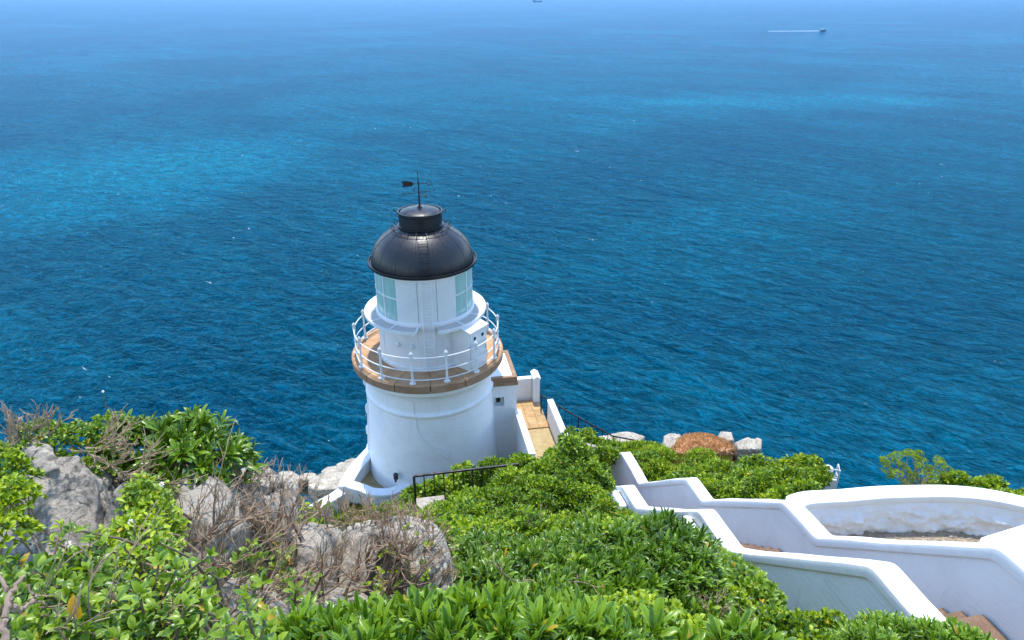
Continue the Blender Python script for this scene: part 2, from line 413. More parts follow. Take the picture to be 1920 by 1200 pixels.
class MB:
    def __init__(s): s.v = []; s.f = []
    def add(s, vs_, fs):
        b = len(s.v); s.v += [tuple(x) for x in vs_]; s.f += [tuple(i + b for i in f) for f in fs]; return s
    def hexa(s, p):       # 8 points: bottom 4 ccw then top 4
        return s.add(p, [(3, 2, 1, 0), (4, 5, 6, 7), (0, 1, 5, 4), (1, 2, 6, 5), (2, 3, 7, 6), (3, 0, 4, 7)])
    def obox(s, c, ax, ay, az, hx, hy, hz):
        c = Vector(c); ax, ay, az = Vector(ax).normalized(), Vector(ay).normalized(), Vector(az).normalized()
        P = [c + ax * sx * hx + ay * sy * hy + az * sz * hz for sz in (-1, 1) for sx, sy in ((-1, -1), (1, -1), (1, 1), (-1, 1))]
        return s.hexa(P)
    def tube(s, pts, rad, n=8, cap=True):
        pts = [Vector(p) for p in pts]
        if not isinstance(rad, (list, tuple)): rad = [rad] * len(pts)
        rings = []; up = None
        for i, p in enumerate(pts):
            t = (pts[min(i + 1, len(pts) - 1)] - pts[max(i - 1, 0)]).normalized()
            if up is None:
                up = Vector((0, 0, 1)) if abs(t.z) < 0.9 else Vector((1, 0, 0))
            x = up.cross(t)
            if x.length < 1e-5: x = Vector((1, 0, 0)).cross(t)
            x.normalize(); y = t.cross(x); up = y
            rings.append([p + (x * math.cos(2 * math.pi * k / n) + y * math.sin(2 * math.pi * k / n)) * rad[i] for k in range(n)])
        vs_ = [q for r in rings for q in r]; fs = []
        for i in range(len(rings) - 1):
            for k in range(n):
                a = i * n + k; b_ = i * n + (k + 1) % n
                fs.append((a, b_, b_ + n, a + n))
        if cap:
            fs.append(tuple(range(n - 1, -1, -1))); fs.append(tuple(range((len(rings) - 1) * n, len(rings) * n)))
        return s.add(vs_, fs)
    def lathe(s, prof, c, n=64, a0=0.0, a1=None, frame=None, closed=False):
        """prof list of (r,z abs offset); about vertical axis through c; frame=(ef,er)"""
        full = a1 is None
        if full: a0, a1 = 0.0, 2 * math.pi
        ef, er = frame or (Vector((0, -1, 0)), Vector((1, 0, 0)))
        c = Vector(c); m = len(prof); cnt = n if full else n + 1
        vs_ = []
        for i in range(cnt):
            a = a0 + (a1 - a0) * i / n
            d = ef * math.cos(a) + er * math.sin(a)
            for r, z in prof: vs_.append(c + d * r + Vector((0, 0, z)))
        fs = []
        jm = m if closed else m - 1
        for i in range(n):
            i2 = (i + 1) % cnt
            for j in range(jm):
                j2 = (j + 1) % m
                fs.append((i * m + j, i2 * m + j, i2 * m + j2, i * m + j2))
        if closed and not full:
            fs.append(tuple(range(m - 1, -1, -1))); fs.append(tuple(range(n * m, n * m + m)))
        return s.add(vs_, fs)
    def sphere(s, c, r, n=10, m=6, sc=(1, 1, 1)):
        c = Vector(c); vs_ = [c + Vector((0, 0, r * sc[2]))]; fs = []
        for j in range(1, m):
            t = math.pi * j / m
            for i in range(n):
                a = 2 * math.pi * i / n
                vs_.append(c + Vector((r * sc[0] * math.sin(t) * math.cos(a), r * sc[1] * math.sin(t) * math.sin(a), r * sc[2] * math.cos(t))))
        vs_.append(c - Vector((0, 0, r * sc[2])))
        for i in range(n): fs.append((0, 1 + i, 1 + (i + 1) % n))
        for j in range(m - 2):
            for i in range(n):
                a = 1 + j * n + i; b_ = 1 + j * n + (i + 1) % n
                fs.append((a, a + n, b_ + n, b_))
        L = len(vs_) - 1; o = 1 + (m - 2) * n
        for i in range(n): fs.append((L, o + (i + 1) % n, o + i))
        return s.add(vs_, fs)
    def prism(s, poly, ext):      # planar polygon (list of Vectors) extruded by vector ext
        n = len(poly); ext = Vector(ext); poly = [Vector(p) for p in poly]
        fs = [tuple(range(n - 1, -1, -1)), tuple(range(n, 2 * n))] + [(i, (i + 1) % n, n + (i + 1) % n, n + i) for i in range(n)]
        return s.add(poly + [p + ext for p in poly], fs)
    def build(s, name, mat, parent=None, smooth=False, bevel=0.0, segs=2, origin=None, autosmooth=None):
        off = Vector((0, 0, 0))
        if parent is not None: off = root_of(parent).location
        elif origin is not None: off = Vector(origin)
        me = bpy.data.meshes.new(name)
        me.from_pydata([tuple(Vector(v) - off) for v in s.v], [], s.f)
        bm = bmesh.new(); bm.from_mesh(me)
        bmesh.ops.recalc_face_normals(bm, faces=bm.faces)
        if bevel > 0:
            es = [e for e in bm.edges if len(e.link_faces) == 2 and e.calc_face_angle(0) > 0.6]
            bmesh.ops.bevel(bm, geom=es, offset=bevel, segments=segs, profile=0.5, affect='EDGES', clamp_overlap=True)
        if smooth:
            for f in bm.faces: f.smooth = True
            lim = autosmooth or 0.7
            for e in bm.edges:
                if len(e.link_faces) == 2 and e.calc_face_angle(0) > lim: e.smooth = False
        bm.to_mesh(me); bm.free()
        me.update()
        o = link(name, me, mat, parent)
        if parent is None and origin is not None: o.location = origin
        return o

# numpy value noise
def _hash(i, j, k):
    n = (i * 374761393 + j * 668265263 + k * 1274126177) & 0xFFFFFFFF
    n = ((n ^ (n >> 13)) * 1274126177) & 0xFFFFFFFF
    n = n ^ (n >> 16)
    return (n & 0xFFFF) / 65535.0
def vnoise(P):
    P = np.asarray(P, dtype=np.float64); I = np.floor(P).astype(np.int64); Fr = P - I
    Fr = Fr * Fr * (3 - 2 * Fr); out = 0
    for dx in (0, 1):
        for dy in (0, 1):
            for dz in (0, 1):
                w = (Fr[:, 0] if dx else 1 - Fr[:, 0]) * (Fr[:, 1] if dy else 1 - Fr[:, 1]) * (Fr[:, 2] if dz else 1 - Fr[:, 2])
                out = out + w * _hash(I[:, 0] + dx, I[:, 1] + dy, I[:, 2] + dz)
    return out
def fbm(P, oct=4, gain=0.5):
    P = np.asarray(P, dtype=np.float64); a = 1.0; t = 0; o = 0
    for i in range(oct):
        o = o + a * (vnoise(P * (2 ** i) + 17.3 * i) - 0.5); t += a; a *= gain
    return o / t * 2

# ================================================================== SETTING
SEA_Z = -115.0
# ---- sea
mb = MB()
X0, X1, Y0, Y1 = -70000, 70000, -2000, 70000
xs = [X0, -9000, -2500, -700, 0, 700, 2500, 9000, X1]; ys = [Y0, 0, 400, 1200, 3500, 12000, Y1]
mb.add([(x, y, SEA_Z) for y in ys for x in xs], [(j * 9 + i, j * 9 + i + 1, (j + 1) * 9 + i + 1, (j + 1) * 9 + i) for j in range(len(ys) - 1) for i in range(8)])
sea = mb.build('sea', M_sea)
if sea.data.polygons[0].normal.z < 0: sea.data.flip_normals()
tag(sea, 'wind-rippled deep blue open sea filling the upper picture', None, None, 'structure')

# ---- stair frame
PHI = R(10)
SD = Vector((-math.sin(PHI), math.cos(PHI), 0))      # walking down the stair
SN = Vector((math.cos(PHI), math.sin(PHI), 0))       # to its right side in the picture
SP = PD(1663, 1051, 7.5); SP.z = 0
def S3(s, n, z): return SP + SD * s + SN * n + Vector((0, 0, z))
COP = [(-3.2, -5.5), (-0.12, -5.53), (2.62, -7.92), (3.62, -8.0), (6.32, -10.24), (7.22, -10.33), (9.95, -12.64), (11.5, -12.7), (14.2, -15.0)]
def cop_z(s):
    for (a, za), (b, zb) in zip(COP, COP[1:]):
        if s <= b: return za + (zb - za) * (s - a) / (b - a)
    return COP[-1][1]

# ---- terrain
CTRL = [(0, -5, -1.0), (-6, -5, -1.4), (6, -5, -2.0), (0, -1, -1.55), (-3, 0, -1.6), (3, 0, -2.2), (7, -1, -3.0),
 (-1.1, 1.2, -1.72), (-0.4, 1.4, -1.92), (0.2, 1.4, -2.05), (0.9, 1.4, -2.2), (2, 2, -2.9),
 (-1.75, 1.9, -2.0), (-1.2, 2.2, -2.25), (-0.6, 2.4, -2.85), (0, 2.2, -2.75), (0.7, 2.4, -3.0), (-1.4, 2.7, -2.35), (-0.9, 3.2, -3.0), (-2.0, 3.4, -2.7), (-3.2, 2.4, -2.4),
 (1.7, 3.4, -4.4), (3.0, 3.4, -4.75), (0.2, 4, -4.35), (-1.2, 4.4, -4.6), (-2.4, 5, -5.0),
 (0.5, 6, -5.9), (2.4, 5.8, -6.6), (3.5, 6, -7.15), (3.3, 7.2, -8.25), (-1.5, 6.5, -6.6), (1.2, 7.5, -7.2), (0, 9, -8.3), (2.2, 9, -8.8), (-2.2, 9, -8.6),
 (0, 11.2, -9.9), (2.0, 11.4, -10.3), (-1.8, 12, -10.9), (-2.4, 13.2, -11.6), (-3.6, 13.5, -12.0), (0.8, 13.2, -10.85), (1.6, 14.6, -12.4), (-0.5, 15, -12.9),
 (-2.5, 16, -14.5), (-4.5, 16, -15.0), (-2.5, 18.4, -16.4), (-5, 19, -16.9), (-3.1, 22.6, -17.0), (-7.5, 19.4, -17.6), (-6.4, 21.3, -17.6), (-8.8, 22, -19.5), (-5.7, 24.5, -18.6), (-1, 20, -17.2), (0.2, 19.2, -17.0),
 (1.0, 18.4, -16.3), (2.2, 19, -15.9), (0.8, 22.5, -17.0), (0, 25.5, -17.2), (2.6, 21.2, -15.9), (3.0, 23.0, -16.6), (4.6, 23.4, -17.6),
 (5.0, 12.5, -11.6), (5.2, 15, -13.2), (6.6, 13, -11.5), (4.2, 17.5, -14.6), (5.8, 18, -14.7), (6.0, 21, -15.9), (7.6, 21.5, -16.2), (8.0, 18, -15.8),
 (5.9, 8.4, -8.85), (7.4, 8.6, -8.85), (9.4, 8.6, -8.85), (7.5, 10.8, -8.9), (9.6, 11, -9.2), (6, 11, -9.6), (12, 9, -8.5), (7.0, 5.0, -6.6), (10, 4, -5.6)]
for s_ in (-3, -1.5, 0, 1.3, 2.6, 3.8, 5.0, 6.3, 7.2, 8.5, 10, 11.5, 13):
    for nn in (0.1, 1.1):
        q = S3(s_, nn, 0); CTRL.append((q.x, q.y, cop_z(s_) - 1.55))
CT = np.array(CTRL)
def _tps(d2): return np.where(d2 > 1e-12, 0.5 * d2 * np.log(np.maximum(d2, 1e-12)), 0.0)
_n = len(CT)
_D2 = ((CT[:, None, :2] - CT[None, :, :2]) ** 2).sum(-1)
_A = np.zeros((_n + 3, _n + 3)); _A[:_n, :_n] = _tps(_D2) + np.eye(_n) * 0.05
_A[:_n, _n] = 1; _A[:_n, _n + 1:] = CT[:, :2]; _A[_n, :_n] = 1; _A[_n + 1:, :_n] = CT[:, :2].T
_W = np.linalg.solve(_A, np.concatenate([CT[:, 2], [0, 0, 0]]))
LAND = np.array([(-7, -8), (-5.2, 0), (-3.6, 3.2), (-3.6, 5.2), (-4.0, 10), (-6.0, 15.5), (-8.6, 18.6), (-8.9, 21.5), (-7.0, 24.6), (-4, 26.4), (0, 26.6), (3.2, 24.6), (6, 23.2), (8.8, 22.9), (9.2, 20), (8.6, 16), (8.6, 13), (9.5, 11.6), (14, 11.2), (18, 9), (18, -8)])
def land_dist(XY):        # signed: positive outside
    A = LAND; B = np.roll(LAND, -1, 0)
    d = np.full(len(XY), 1e9); inside = np.zeros(len(XY), bool)
    for a, b in zip(A, B):
        e = b - a; w = XY - a; t = np.clip((w @ e) / (e @ e), 0, 1)
        q = w - t[:, None] * e; d = np.minimum(d, (q ** 2).sum(1))
        c = ((a[1] > XY[:, 1]) != (b[1] > XY[:, 1])) & (XY[:, 0] < (b[0] - a[0]) * (XY[:, 1] - a[1]) / (b[1] - a[1] + 1e-12) + a[0])
        inside ^= c
    d = np.sqrt(d); return np.where(inside, -d, d)
def ground(X, Y, detail=True):
    X = np.atleast_1d(np.asarray(X, float)); Y = np.atleast_1d(np.asarray(Y, float))
    sh = X.shape; P = np.stack([X.ravel(), Y.ravel()], 1); out = np.zeros(len(P))
    for i in range(0, len(P), 20000):
        p = P[i:i + 20000]
        d2 = ((p[:, None, :] - CT[None, :, :2]) ** 2).sum(-1)
        out[i:i + 20000] = _tps(d2) @ _W[:_n] + _W[_n] + p @ _W[_n + 1:]
    sd_ = np.maximum(land_dist(P) + 0.2, 0)
    out = out - sd_ * 1.3 - np.minimum(sd_, 7) ** 2 * 0.5
    if detail: out = out + fbm(np.stack([P[:, 0] * 1.3, P[:, 1] * 1.3, P[:, 0] * 0], 1), 4) * 0.10
    return out.reshape(sh)
def gz(x, y): return float(ground([x], [y])[0])
gx = np.concatenate([np.linspace(-40, -11, 22), np.arange(-10.75, 11, 0.22), np.linspace(11.3, 40, 22)])
gy = np.concatenate([np.linspace(-25, -4, 14), np.arange(-3.75, 29, 0.22), np.linspace(29.3, 60, 22)])
GX, GY = np.meshgrid(gx, gy)
GZ = np.maximum(ground(GX, GY), SEA_Z - 6)
nx, ny = len(gx), len(gy)
ii = (np.arange(ny - 1)[:, None] * nx + np.arange(nx - 1)[None, :]).ravel()
terrain = npmesh('hillside', np.stack([GX.ravel(), GY.ravel(), GZ.ravel()], 1), np.stack([ii, ii + 1, ii + nx + 1, ii + nx], 1), M_soil, smooth=True)
tag(terrain, 'steep soil headland falling from the viewpoint to the lighthouse', None, None, 'structure')

# ================================================================== LIGHTHOUSE
LC = Vector((-3.14, 22.6, 0))
EF = Vector((-LC.x, -LC.y, 0)).normalized()          # towards the viewpoint
ER = Vector((-EF.y, EF.x, 0))                        # to the right in the picture
FRM = (EF, ER)
def pol(r, deg, z):
    a = R(deg); return LC + (EF * math.cos(a) + ER * math.sin(a)) * r + Vector((0, 0, z))
Z_BASE, Z_DECK, Z_RING, Z_GUT, Z_VENT, Z_CAP, Z_TIP = -17.3, -11.93, -10.24, -8.41, -7.16, -6.66, -5.25
lh = thing('lighthouse', (LC.x, LC.y, Z_BASE), 'round white lighthouse tower with black dome, lantern gallery and weather vane', 'lighthouse')
# shaft
prof = [(2.64, Z_BASE - 0.6), (2.60, Z_BASE + 0.6), (2.36, -14.32)]
ZM = -13.42
shaft_mesh = MB().lathe([(2.64 - (2.64 - 2.335) * t, Z_BASE - 0.6 + (ZM - 0.1 - Z_BASE + 0.6) * t) for t in np.linspace(0, 1, 24)], LC, 96, frame=FRM)
shaft = shaft_mesh.build('tower_shaft', M_tower, lh, smooth=True)
dm = shaft.data
co = np.zeros(len(dm.vertices) * 3); dm.vertices.foreach_get('co', co); co = co.reshape(-1, 3)
rr = np.linalg.norm(co[:, :2], axis=1, keepdims=True)
co[:, :2] *= 1 + 0.0035 * fbm(co * np.array([1.2, 1.2, 3.0]), 3)[:, None]
dm.vertices.foreach_set('co', co.ravel()); dm.update()
MB().lathe([(2.335, ZM - 0.12), (2.40, ZM - 0.09), (2.43, ZM - 0.03), (2.425, ZM + 0.03), (2.37, ZM + 0.07), (2.34, ZM + 0.12)], LC, 96, frame=FRM).build('band_moulding', M_tower, lh, smooth=True)
MB().lathe([(2.34, ZM + 0.11), (2.335, -12.95), (2.37, -12.78), (2.44, -12.64), (2.55, -12.51), (2.64, -12.45), (2.64, -12.39), (2.70, -12.36), (2.70, -12.235)], LC, 96, frame=FRM).build('cornice', M_tower, lh, smooth=True, autosmooth=0.5)
# deck stones
for i in range(14):
    a0 = 360 / 14 * i + 0.25; a1 = 360 / 14 * (i + 1) - 0.25
    pr = [(1.6, -12.22), (2.74, -12.22), (2.77, -12.19), (2.77, -11.965), (2.745, Z_DECK), (1.6, Z_DECK)]
    st = MB().lathe(pr, LC, 8, R(a0), R(a1), FRM, closed=True)
    o = st.build('deck_stone', M_deck, lh, smooth=True, autosmooth=0.5)
for i in range(14):
    a0 = 360 / 14 * i + 0.35; a1 = 360 / 14 * (i + 1) - 0.35
    MB().lathe([(2.60, -12.235), (2.80, -12.235), (2.80, -11.98), (2.762, -11.98), (2.762, -12.222), (2.60, -12.222)], LC, 8, R(a0), R(a1), FRM, closed=True).build('rim_stone', M_rim, lh, smooth=True, autosmooth=0.5)
# dark mortar under the joints
MB().lathe([(1.5, -12.20), (2.72, -12.20), (2.72, -11.955), (1.5, -11.955)], LC, 56, frame=FRM, closed=True).build('deck_core', M_rim, lh)
# railing posts
post0 = None
for i in range(14):
    deg = 360 / 14 * (i + 0.5)
    m = MB()
    prf = [(0.0, 0.0), (0.10, 0.0), (0.10, 0.04), (0.06, 0.06), (0.055, 0.12), (0.040, 0.18), (0.036, 0.45), (0.050, 0.47), (0.050, 0.53), (0.036, 0.55), (0.034, 0.90), (0.060, 0.93), (0.060, 1.03), (0.038, 1.05), (0.066, 1.09), (0.066, 1.14), (0.016, 1.21), (0.0, 1.23)]
    if post0 is None:
        m.lathe([(r, z) for r, z in prf], (0, 0, 0), 10)
        m.obox((0, 0, 0.015), (1, 0, 0), (0, 1, 0), (0, 0, 1), 0.11, 0.06, 0.015)
        post0 = m.build('railing_post', M_wpaint_old, None, smooth=True, autosmooth=0.6)
        o = post0; o.parent = lh
    else:
        o = post0.copy(); COL.objects.link(o); o.parent = lh
    o.location = pol(2.62, deg, Z_DECK) - lh.location
    o.rotation_euler = (0, 0, math.atan2(ER.y, ER.x) + R(deg))
for zr in (0.14, 0.50, 0.98):
    pts = [pol(2.62, a, Z_DECK + zr) for a in np.linspace(0, 360, 113)]
    MB().tube(pts, 0.021, 6, cap=False).build('hand_rail', M_wpaint_old, lh, smooth=True)
# service drum
MB().lathe([(1.80, Z_DECK), (1.80, Z_DECK + 0.10), (1.745, Z_DECK + 0.16), (1.73, -10.9), (1.73, -10.36), (1.78, -10.33), (1.78, -10.22)], LC, 96, frame=FRM).build('service_drum', M_wpaint_old, lh, smooth=True, autosmooth=0.6)
for a in (-62, -12, 12, 30, 62):
    MB().lathe([(1.738, Z_DECK + 0.15), (1.745, Z_DECK + 0.15), (1.745, -10.36), (1.738, -10.36)], LC, 2, R(a - 0.9), R(a + 0.9), FRM, closed=True).build('drum_seam', M_wpaint, lh)
for a in (-36, -18.5, 22.5):
    c0 = pol(1.74, a, -10.98); rad = (EF * math.cos(R(a)) + ER * math.sin(R(a))); tg = rad.cross(Vector((0, 0, 1)))
    m = MB()
    if a < 0: m.tube([c0, c0 + rad * 0.05, c0 + rad * 0.07], [0.085, 0.085, 0.06], 14)
    else: m.obox(c0 + rad * 0.02, tg, rad, (0, 0, 1), 0.09, 0.035, 0.09)
    m.build('vent_cover', M_wpaint, lh, smooth=True, autosmooth=0.5)
# cabinet
A_C = 46.0
cr = EF * math.cos(R(A_C)) + ER * math.sin(R(A_C)); ct = Vector((0, 0, 1)).cross(cr)
if ct.dot(ER) < 0: ct = -ct
def cab(r, t, z): return LC + cr * r + ct * t + Vector((0, 0, z))
CB, CW = Z_DECK, 0.46
m = MB(); m.hexa([cab(1.45, -CW, CB), cab(2.42, -CW, CB), cab(2.42, CW, CB), cab(1.45, CW, CB), cab(1.45, -CW, CB + 1.72), cab(2.42, -CW, CB + 1.50), cab(2.42, CW, CB + 1.50), cab(1.45, CW, CB + 1.72)])
cabo = m.build('cabinet', M_wpaint_old, lh)
m = MB(); t0, t1 = CW + 0.05, 0.02
m.hexa([cab(1.55, -t0, CB + 1.70), cab(2.50, -t0, CB + 1.485), cab(2.50, t0, CB + 1.485), cab(1.55, t0, CB + 1.70), cab(1.55, -t0, CB + 1.735), cab(2.50, -t0, CB + 1.52), cab(2.50, t0, CB + 1.52), cab(1.55, t0, CB + 1.735)])
m.build('cabinet_roof', M_wpaint_old, cabo)
MB().obox(cab(2.432, 0, CB + 0.74), ct, cr, (0, 0, 1), CW - 0.03, 0.012, 0.70).build('cabinet_door', M_wpaint, cabo, bevel=0.006)
for t in (-0.23, 0.20):
    c0 = cab(2.44, t, CB + 1.22)
    MB().tube([c0, c0 + cr * 0.025], 0.095, 18).build('porthole_rim', M_wpaint, cabo, smooth=True, autosmooth=0.5)
    MB().tube([c0 + cr * 0.01, c0 + cr * 0.029], 0.068, 18).build('porthole_glass', M_pane, cabo, smooth=True, autosmooth=0.5)
MB().tube([cab(2.45, 0.36, CB + 0.62), cab(2.48, 0.36, CB + 0.62), cab(2.48, 0.36, CB + 0.74), cab(2.45, 0.36, CB + 0.74)], 0.010, 6).build('cabinet_handle', M_rubber, cabo)
for t in (-CW - 0.002, CW + 0.002):
    MB().obox(cab(2.405, t, CB + 0.75), ct, cr, (0, 0, 1), 0.006, 0.02, 0.74).build('cabinet_corner', M_wpaint, cabo)
# lantern gallery
for i in range(13):
    lo = 10 + (340 / 13) * i; hi = lo + 340 / 13
    MB().lathe([(1.76, Z_RING - 0.02), (2.16, Z_RING - 0.02), (2.16, Z_RING + 0.012), (1.76, Z_RING + 0.012)], LC, 8, R(lo + 0.3), R(hi - 0.3), FRM, closed=True).build('grating_plate', M_grate, lh)
    MB().obox(pol(1.96, hi - 0.0, Z_RING + 0.004), EF * math.cos(R(hi)) + ER * math.sin(R(hi)), ER * math.cos(R(hi)) - EF * math.sin(R(hi)), (0, 0, 1), 0.205, 0.028, 0.018).build('grating_bar', M_wpaint, lh)
MB().lathe([(2.15, Z_RING - 0.09), (2.19, Z_RING - 0.09), (2.19, Z_RING + 0.025), (2.15, Z_RING + 0.025)], LC, 96, R(10), R(350), FRM, closed=True).build('gallery_kerb', M_wpaint_old, lh, smooth=True, autosmooth=0.6)
for i in range(12):
    a = 20 + 320 / 11 * i; rad = EF * math.cos(R(a)) + ER * math.sin(R(a)); tg = ER * math.cos(R(a)) - EF * math.sin(R(a))
    MB().prism([pol(1.72, a, Z_RING - 0.03) - tg * 0.015, pol(2.16, a, Z_RING - 0.03) - tg * 0.015, pol(1.72, a, Z_RING - 0.32) - tg * 0.015], tg * 0.03).build('gallery_bracket', M_wpaint, lh)
# lantern
RL, ZL0, ZL1 = 1.715, Z_RING + 0.01, Z_GUT - 0.06
MB().lathe([(1.77, ZL0), (1.77, ZL0 + 0.10), (1.725, ZL0 + 0.13), (1.66, ZL0 + 0.13), (1.66, ZL0)], LC, 96, frame=FRM, closed=True).build('lantern_sill', M_wpaint, lh, smooth=True, autosmooth=0.5)
MB().lathe([(1.66, ZL1), (1.75, ZL1), (1.75, ZL1 - 0.09), (1.66, ZL1 - 0.09)], LC, 96, frame=FRM, closed=True).build('lantern_head', M_wpaint, lh, smooth=True, autosmooth=0.5)
zp0, zp1 = ZL0 + 0.131, ZL1 - 0.091
for a0, a1 in ((-33, -8.5), (-8.5, 13), (13, 36)):
    MB().lathe([(1.69, zp0), (RL + 0.012, zp0), (RL + 0.012, zp1), (1.69, zp1)], LC, 10, R(a0 + 0.25), R(a1 - 0.25), FRM, closed=True).build('blank_panel', M_wpaint_old, lh, smooth=True, autosmooth=0.5)
    m = MB()
    for z in np.linspace(zp0 + 0.1, zp1 - 0.1, 7):
        for a in (a0 + 1.2, a1 - 1.2): m.sphere(pol(RL + 0.012, a, z), 0.013, 6, 4)
    m.build('panel_bolts', M_wpaint, lh, smooth=True)['kind'] = 'stuff'
angs = list(np.linspace(36, 327, 15)); zm = (zp0 + zp1) / 2 + 0.05
for a in angs:
    MB().lathe([(1.685, zp0), (RL + 0.018, zp0), (RL + 0.018, zp1), (1.685, zp1)], LC, 1, R(a - 0.75), R(a + 0.75), FRM, closed=True).build('glazing_bar', M_wpaint, lh)
for a0, a1 in zip(angs, angs[1:]):
    for z0, z1 in ((zp0 + 0.006, zm - 0.022), (zm + 0.022, zp1 - 0.006)):
        MB().lathe([(1.694, z0), (1.704, z0), (1.704, z1), (1.694, z1)], LC, 5, R(a0 + 0.76), R(a1 - 0.76), FRM, closed=True).build('glass_pane', M_glass, lh, smooth=True, autosmooth=0.5)
    MB().lathe([(1.685, zm - 0.02), (RL + 0.012, zm - 0.02), (RL + 0.012, zm + 0.02), (1.685, zm + 0.02)], LC, 5, R(a0 + 0.76), R(a1 - 0.76), FRM, closed=True).build('glazing_bar', M_wpaint, lh, smooth=True, autosmooth=0.5)
nC = 560
prf = []
m = MB(); cv = []; cf = []
for i in range(nC):
    a = 2 * math.pi * i / nC
    r_ = 1.57 + 0.028 * math.sin(a * 62) + 0.02 * math.sin(a * 23 + 1.3) + 0.012 * math.sin(a * 131)
    for z in (zp0 - 0.02, zm, zp1 + 0.05):
        cv.append(LC + (EF * math.cos(a) + ER * math.sin(a)) * (r_ + 0.02 * math.sin(z * 3 + a * 9)) + Vector((0, 0, z)))
for i in range(nC):
    for j in (0, 1): cf.append((i * 3 + j, ((i + 1) % nC) * 3 + j, ((i + 1) % nC) * 3 + j + 1, i * 3 + j + 1))
m.add(cv, cf).build('curtain', M_curtain, lh, smooth=True, autosmooth=3)
# gutter and dome
MB().lathe([(1.70, Z_GUT - 0.06), (1.80, Z_GUT - 0.07), (1.885, Z_GUT - 0.045)], LC, 96, frame=FRM).build('soffit', M_wpaint, lh, smooth=True)
MB().lathe([(1.76, Z_GUT + 0.0), (1.82, Z_GUT - 0.02), (1.865, Z_GUT - 0.01), (1.875, Z_GUT + 0.05), (1.905, Z_GUT + 0.05), (1.91, Z_GUT - 0.02), (1.888, Z_GUT - 0.05), (1.76, Z_GUT - 0.055)], LC, 96, frame=FRM, closed=True).build('gutter', M_black, lh, smooth=True, autosmooth=0.8)
def dome_pt(t): return (1.79 * math.cos(t), Z_GUT + 0.01 + 1.345 * math.sin(t))
T_TOP = math.acos(0.72 / 1.79)
dome = MB().lathe([dome_pt(T_TOP * k / 24) for k in range(25)], LC, 128, frame=FRM).build('dome', M_black, lh, smooth=True)
riv = MB()
for k in range(16):
    a = 360 / 16 * k + 360 / 32
    pts = []
    for j in range(25):
        r_, z_ = dome_pt(T_TOP * j / 24); pts.append(pol(r_ + 0.004, a, z_ + 0.003))
    for off in (-1, 1):
        for j in range(34):
            t = T_TOP * (j + 0.5) / 34; r_, z_ = dome_pt(t); aa = a + off * 2.0
            riv.sphere(pol(r_ + 0.004, aa, z_ + 0.002), 0.0115, 5, 4)
    # lapped seam strip
    sv = []; sf = []
    for j in range(25):
        r_, z_ = dome_pt(T_TOP * j / 24)
        for da, dr in ((-2.9, 0.0), (-2.6, 0.007), (2.6, 0.007), (2.9, 0.0)): sv.append(pol(r_ + dr, a + da, z_ + dr * 0.6))
    for j in range(24):
        for q in range(3): sf.append((j * 4 + q, j * 4 + q + 1, j * 4 + q + 5, j * 4 + q + 4))
    MB().add(sv, sf).build('dome_seam', M_black, dome, smooth=True, autosmooth=0.7)
o = riv.build('rivets', M_black, dome, smooth=True); o['kind'] = 'stuff'
# dome ladder
def ladder(pts_fn, t0, t1, n, w, mat, parent, rr=0.012):
    for sgn in (-1, 1):
        MB().tube([pts_fn(t0 + (t1 - t0) * k / 8, sgn * w) for k in range(9)], rr, 6).build('ladder_rail', mat, parent, smooth=True)
    for k in range(n):
        t = t0 + (t1 - t0) * (k + 0.5) / n
        MB().tube([pts_fn(t, -w), pts_fn(t, w)], rr * 0.8, 6).build('ladder_rung', mat, parent, smooth=True)
def dome_l(t, x):
    r_, z_ = dome_pt(t); p_ = pol(r_ + 0.05 * math.cos(t), 1.5, z_ + 0.05 * math.sin(t)); return p_ + ER * x
ladder(dome_l, 0.14, 0.86, 5, 0.16, M_iron, dome)
def drum_l(z, x): return pol(1.79 if z > Z_RING + 0.12 else 1.87, 1.5, z) + ER * x
ladder(lambda z, x: pol(1.80, 1.5, z) + ER * x, Z_RING + 0.1, Z_GUT - 0.14, 7, 0.17, M_wpaint, lh, 0.016)
ladder(lambda z, x: pol(1.86, 1.5, z) + ER * x, Z_DECK + 0.02, Z_RING + 0.25, 7, 0.17, M_wpaint, lh, 0.016)
# dome grab ring
t_r = 1.02; r_, z_ = dome_pt(t_r)
MB().tube([pol(r_ + 0.09, a, z_ + 0.07) for a in np.linspace(0, 360, 73)], 0.012, 6, cap=False).build('grab_ring', M_iron, dome, smooth=True)
for k in range(20):
    a = 18 * k + 9; MB().tube([pol(r_ - 0.01, a, z_ - 0.01), pol(r_ + 0.09, a, z_ + 0.07), pol(r_ + 0.105, a, z_ + 0.105)], [0.014, 0.014, 0.02], 6).build('grab_bracket', M_iron, dome, smooth=True)
# vent drum and cap
MB().lathe([(0.72, Z_VENT - 0.02), (0.79, Z_VENT - 0.01), (0.79, Z_VENT + 0.04), (0.735, Z_VENT + 0.05), (0.735, Z_CAP - 0.16), (0.765, Z_CAP - 0.15), (0.765, Z_CAP - 0.09), (0.735, Z_CAP - 0.08), (0.735, Z_CAP - 0.01), (0.775, Z_CAP), (0.775, Z_CAP + 0.025), (0.72, Z_CAP + 0.02), (0.70, Z_CAP - 0.04)], LC, 72, frame=FRM).build('vent_drum', M_black, lh, smooth=True, autosmooth=0.6)
MB().lathe([(0.70 * math.cos(t), Z_CAP - 0.05 + 0.17 * math.sin(t)) for t in np.linspace(0, math.pi / 2 - 0.01, 12)], LC, 72, frame=FRM).build('vent_cap', M_black, lh, smooth=True)
MB().lathe([(0.11, Z_CAP + 0.10), (0.10, Z_CAP + 0.14), (0.06, Z_CAP + 0.18), (0.0, Z_CAP + 0.19)], LC, 16, frame=FRM).build('mast_boss', M_black, lh, smooth=True)
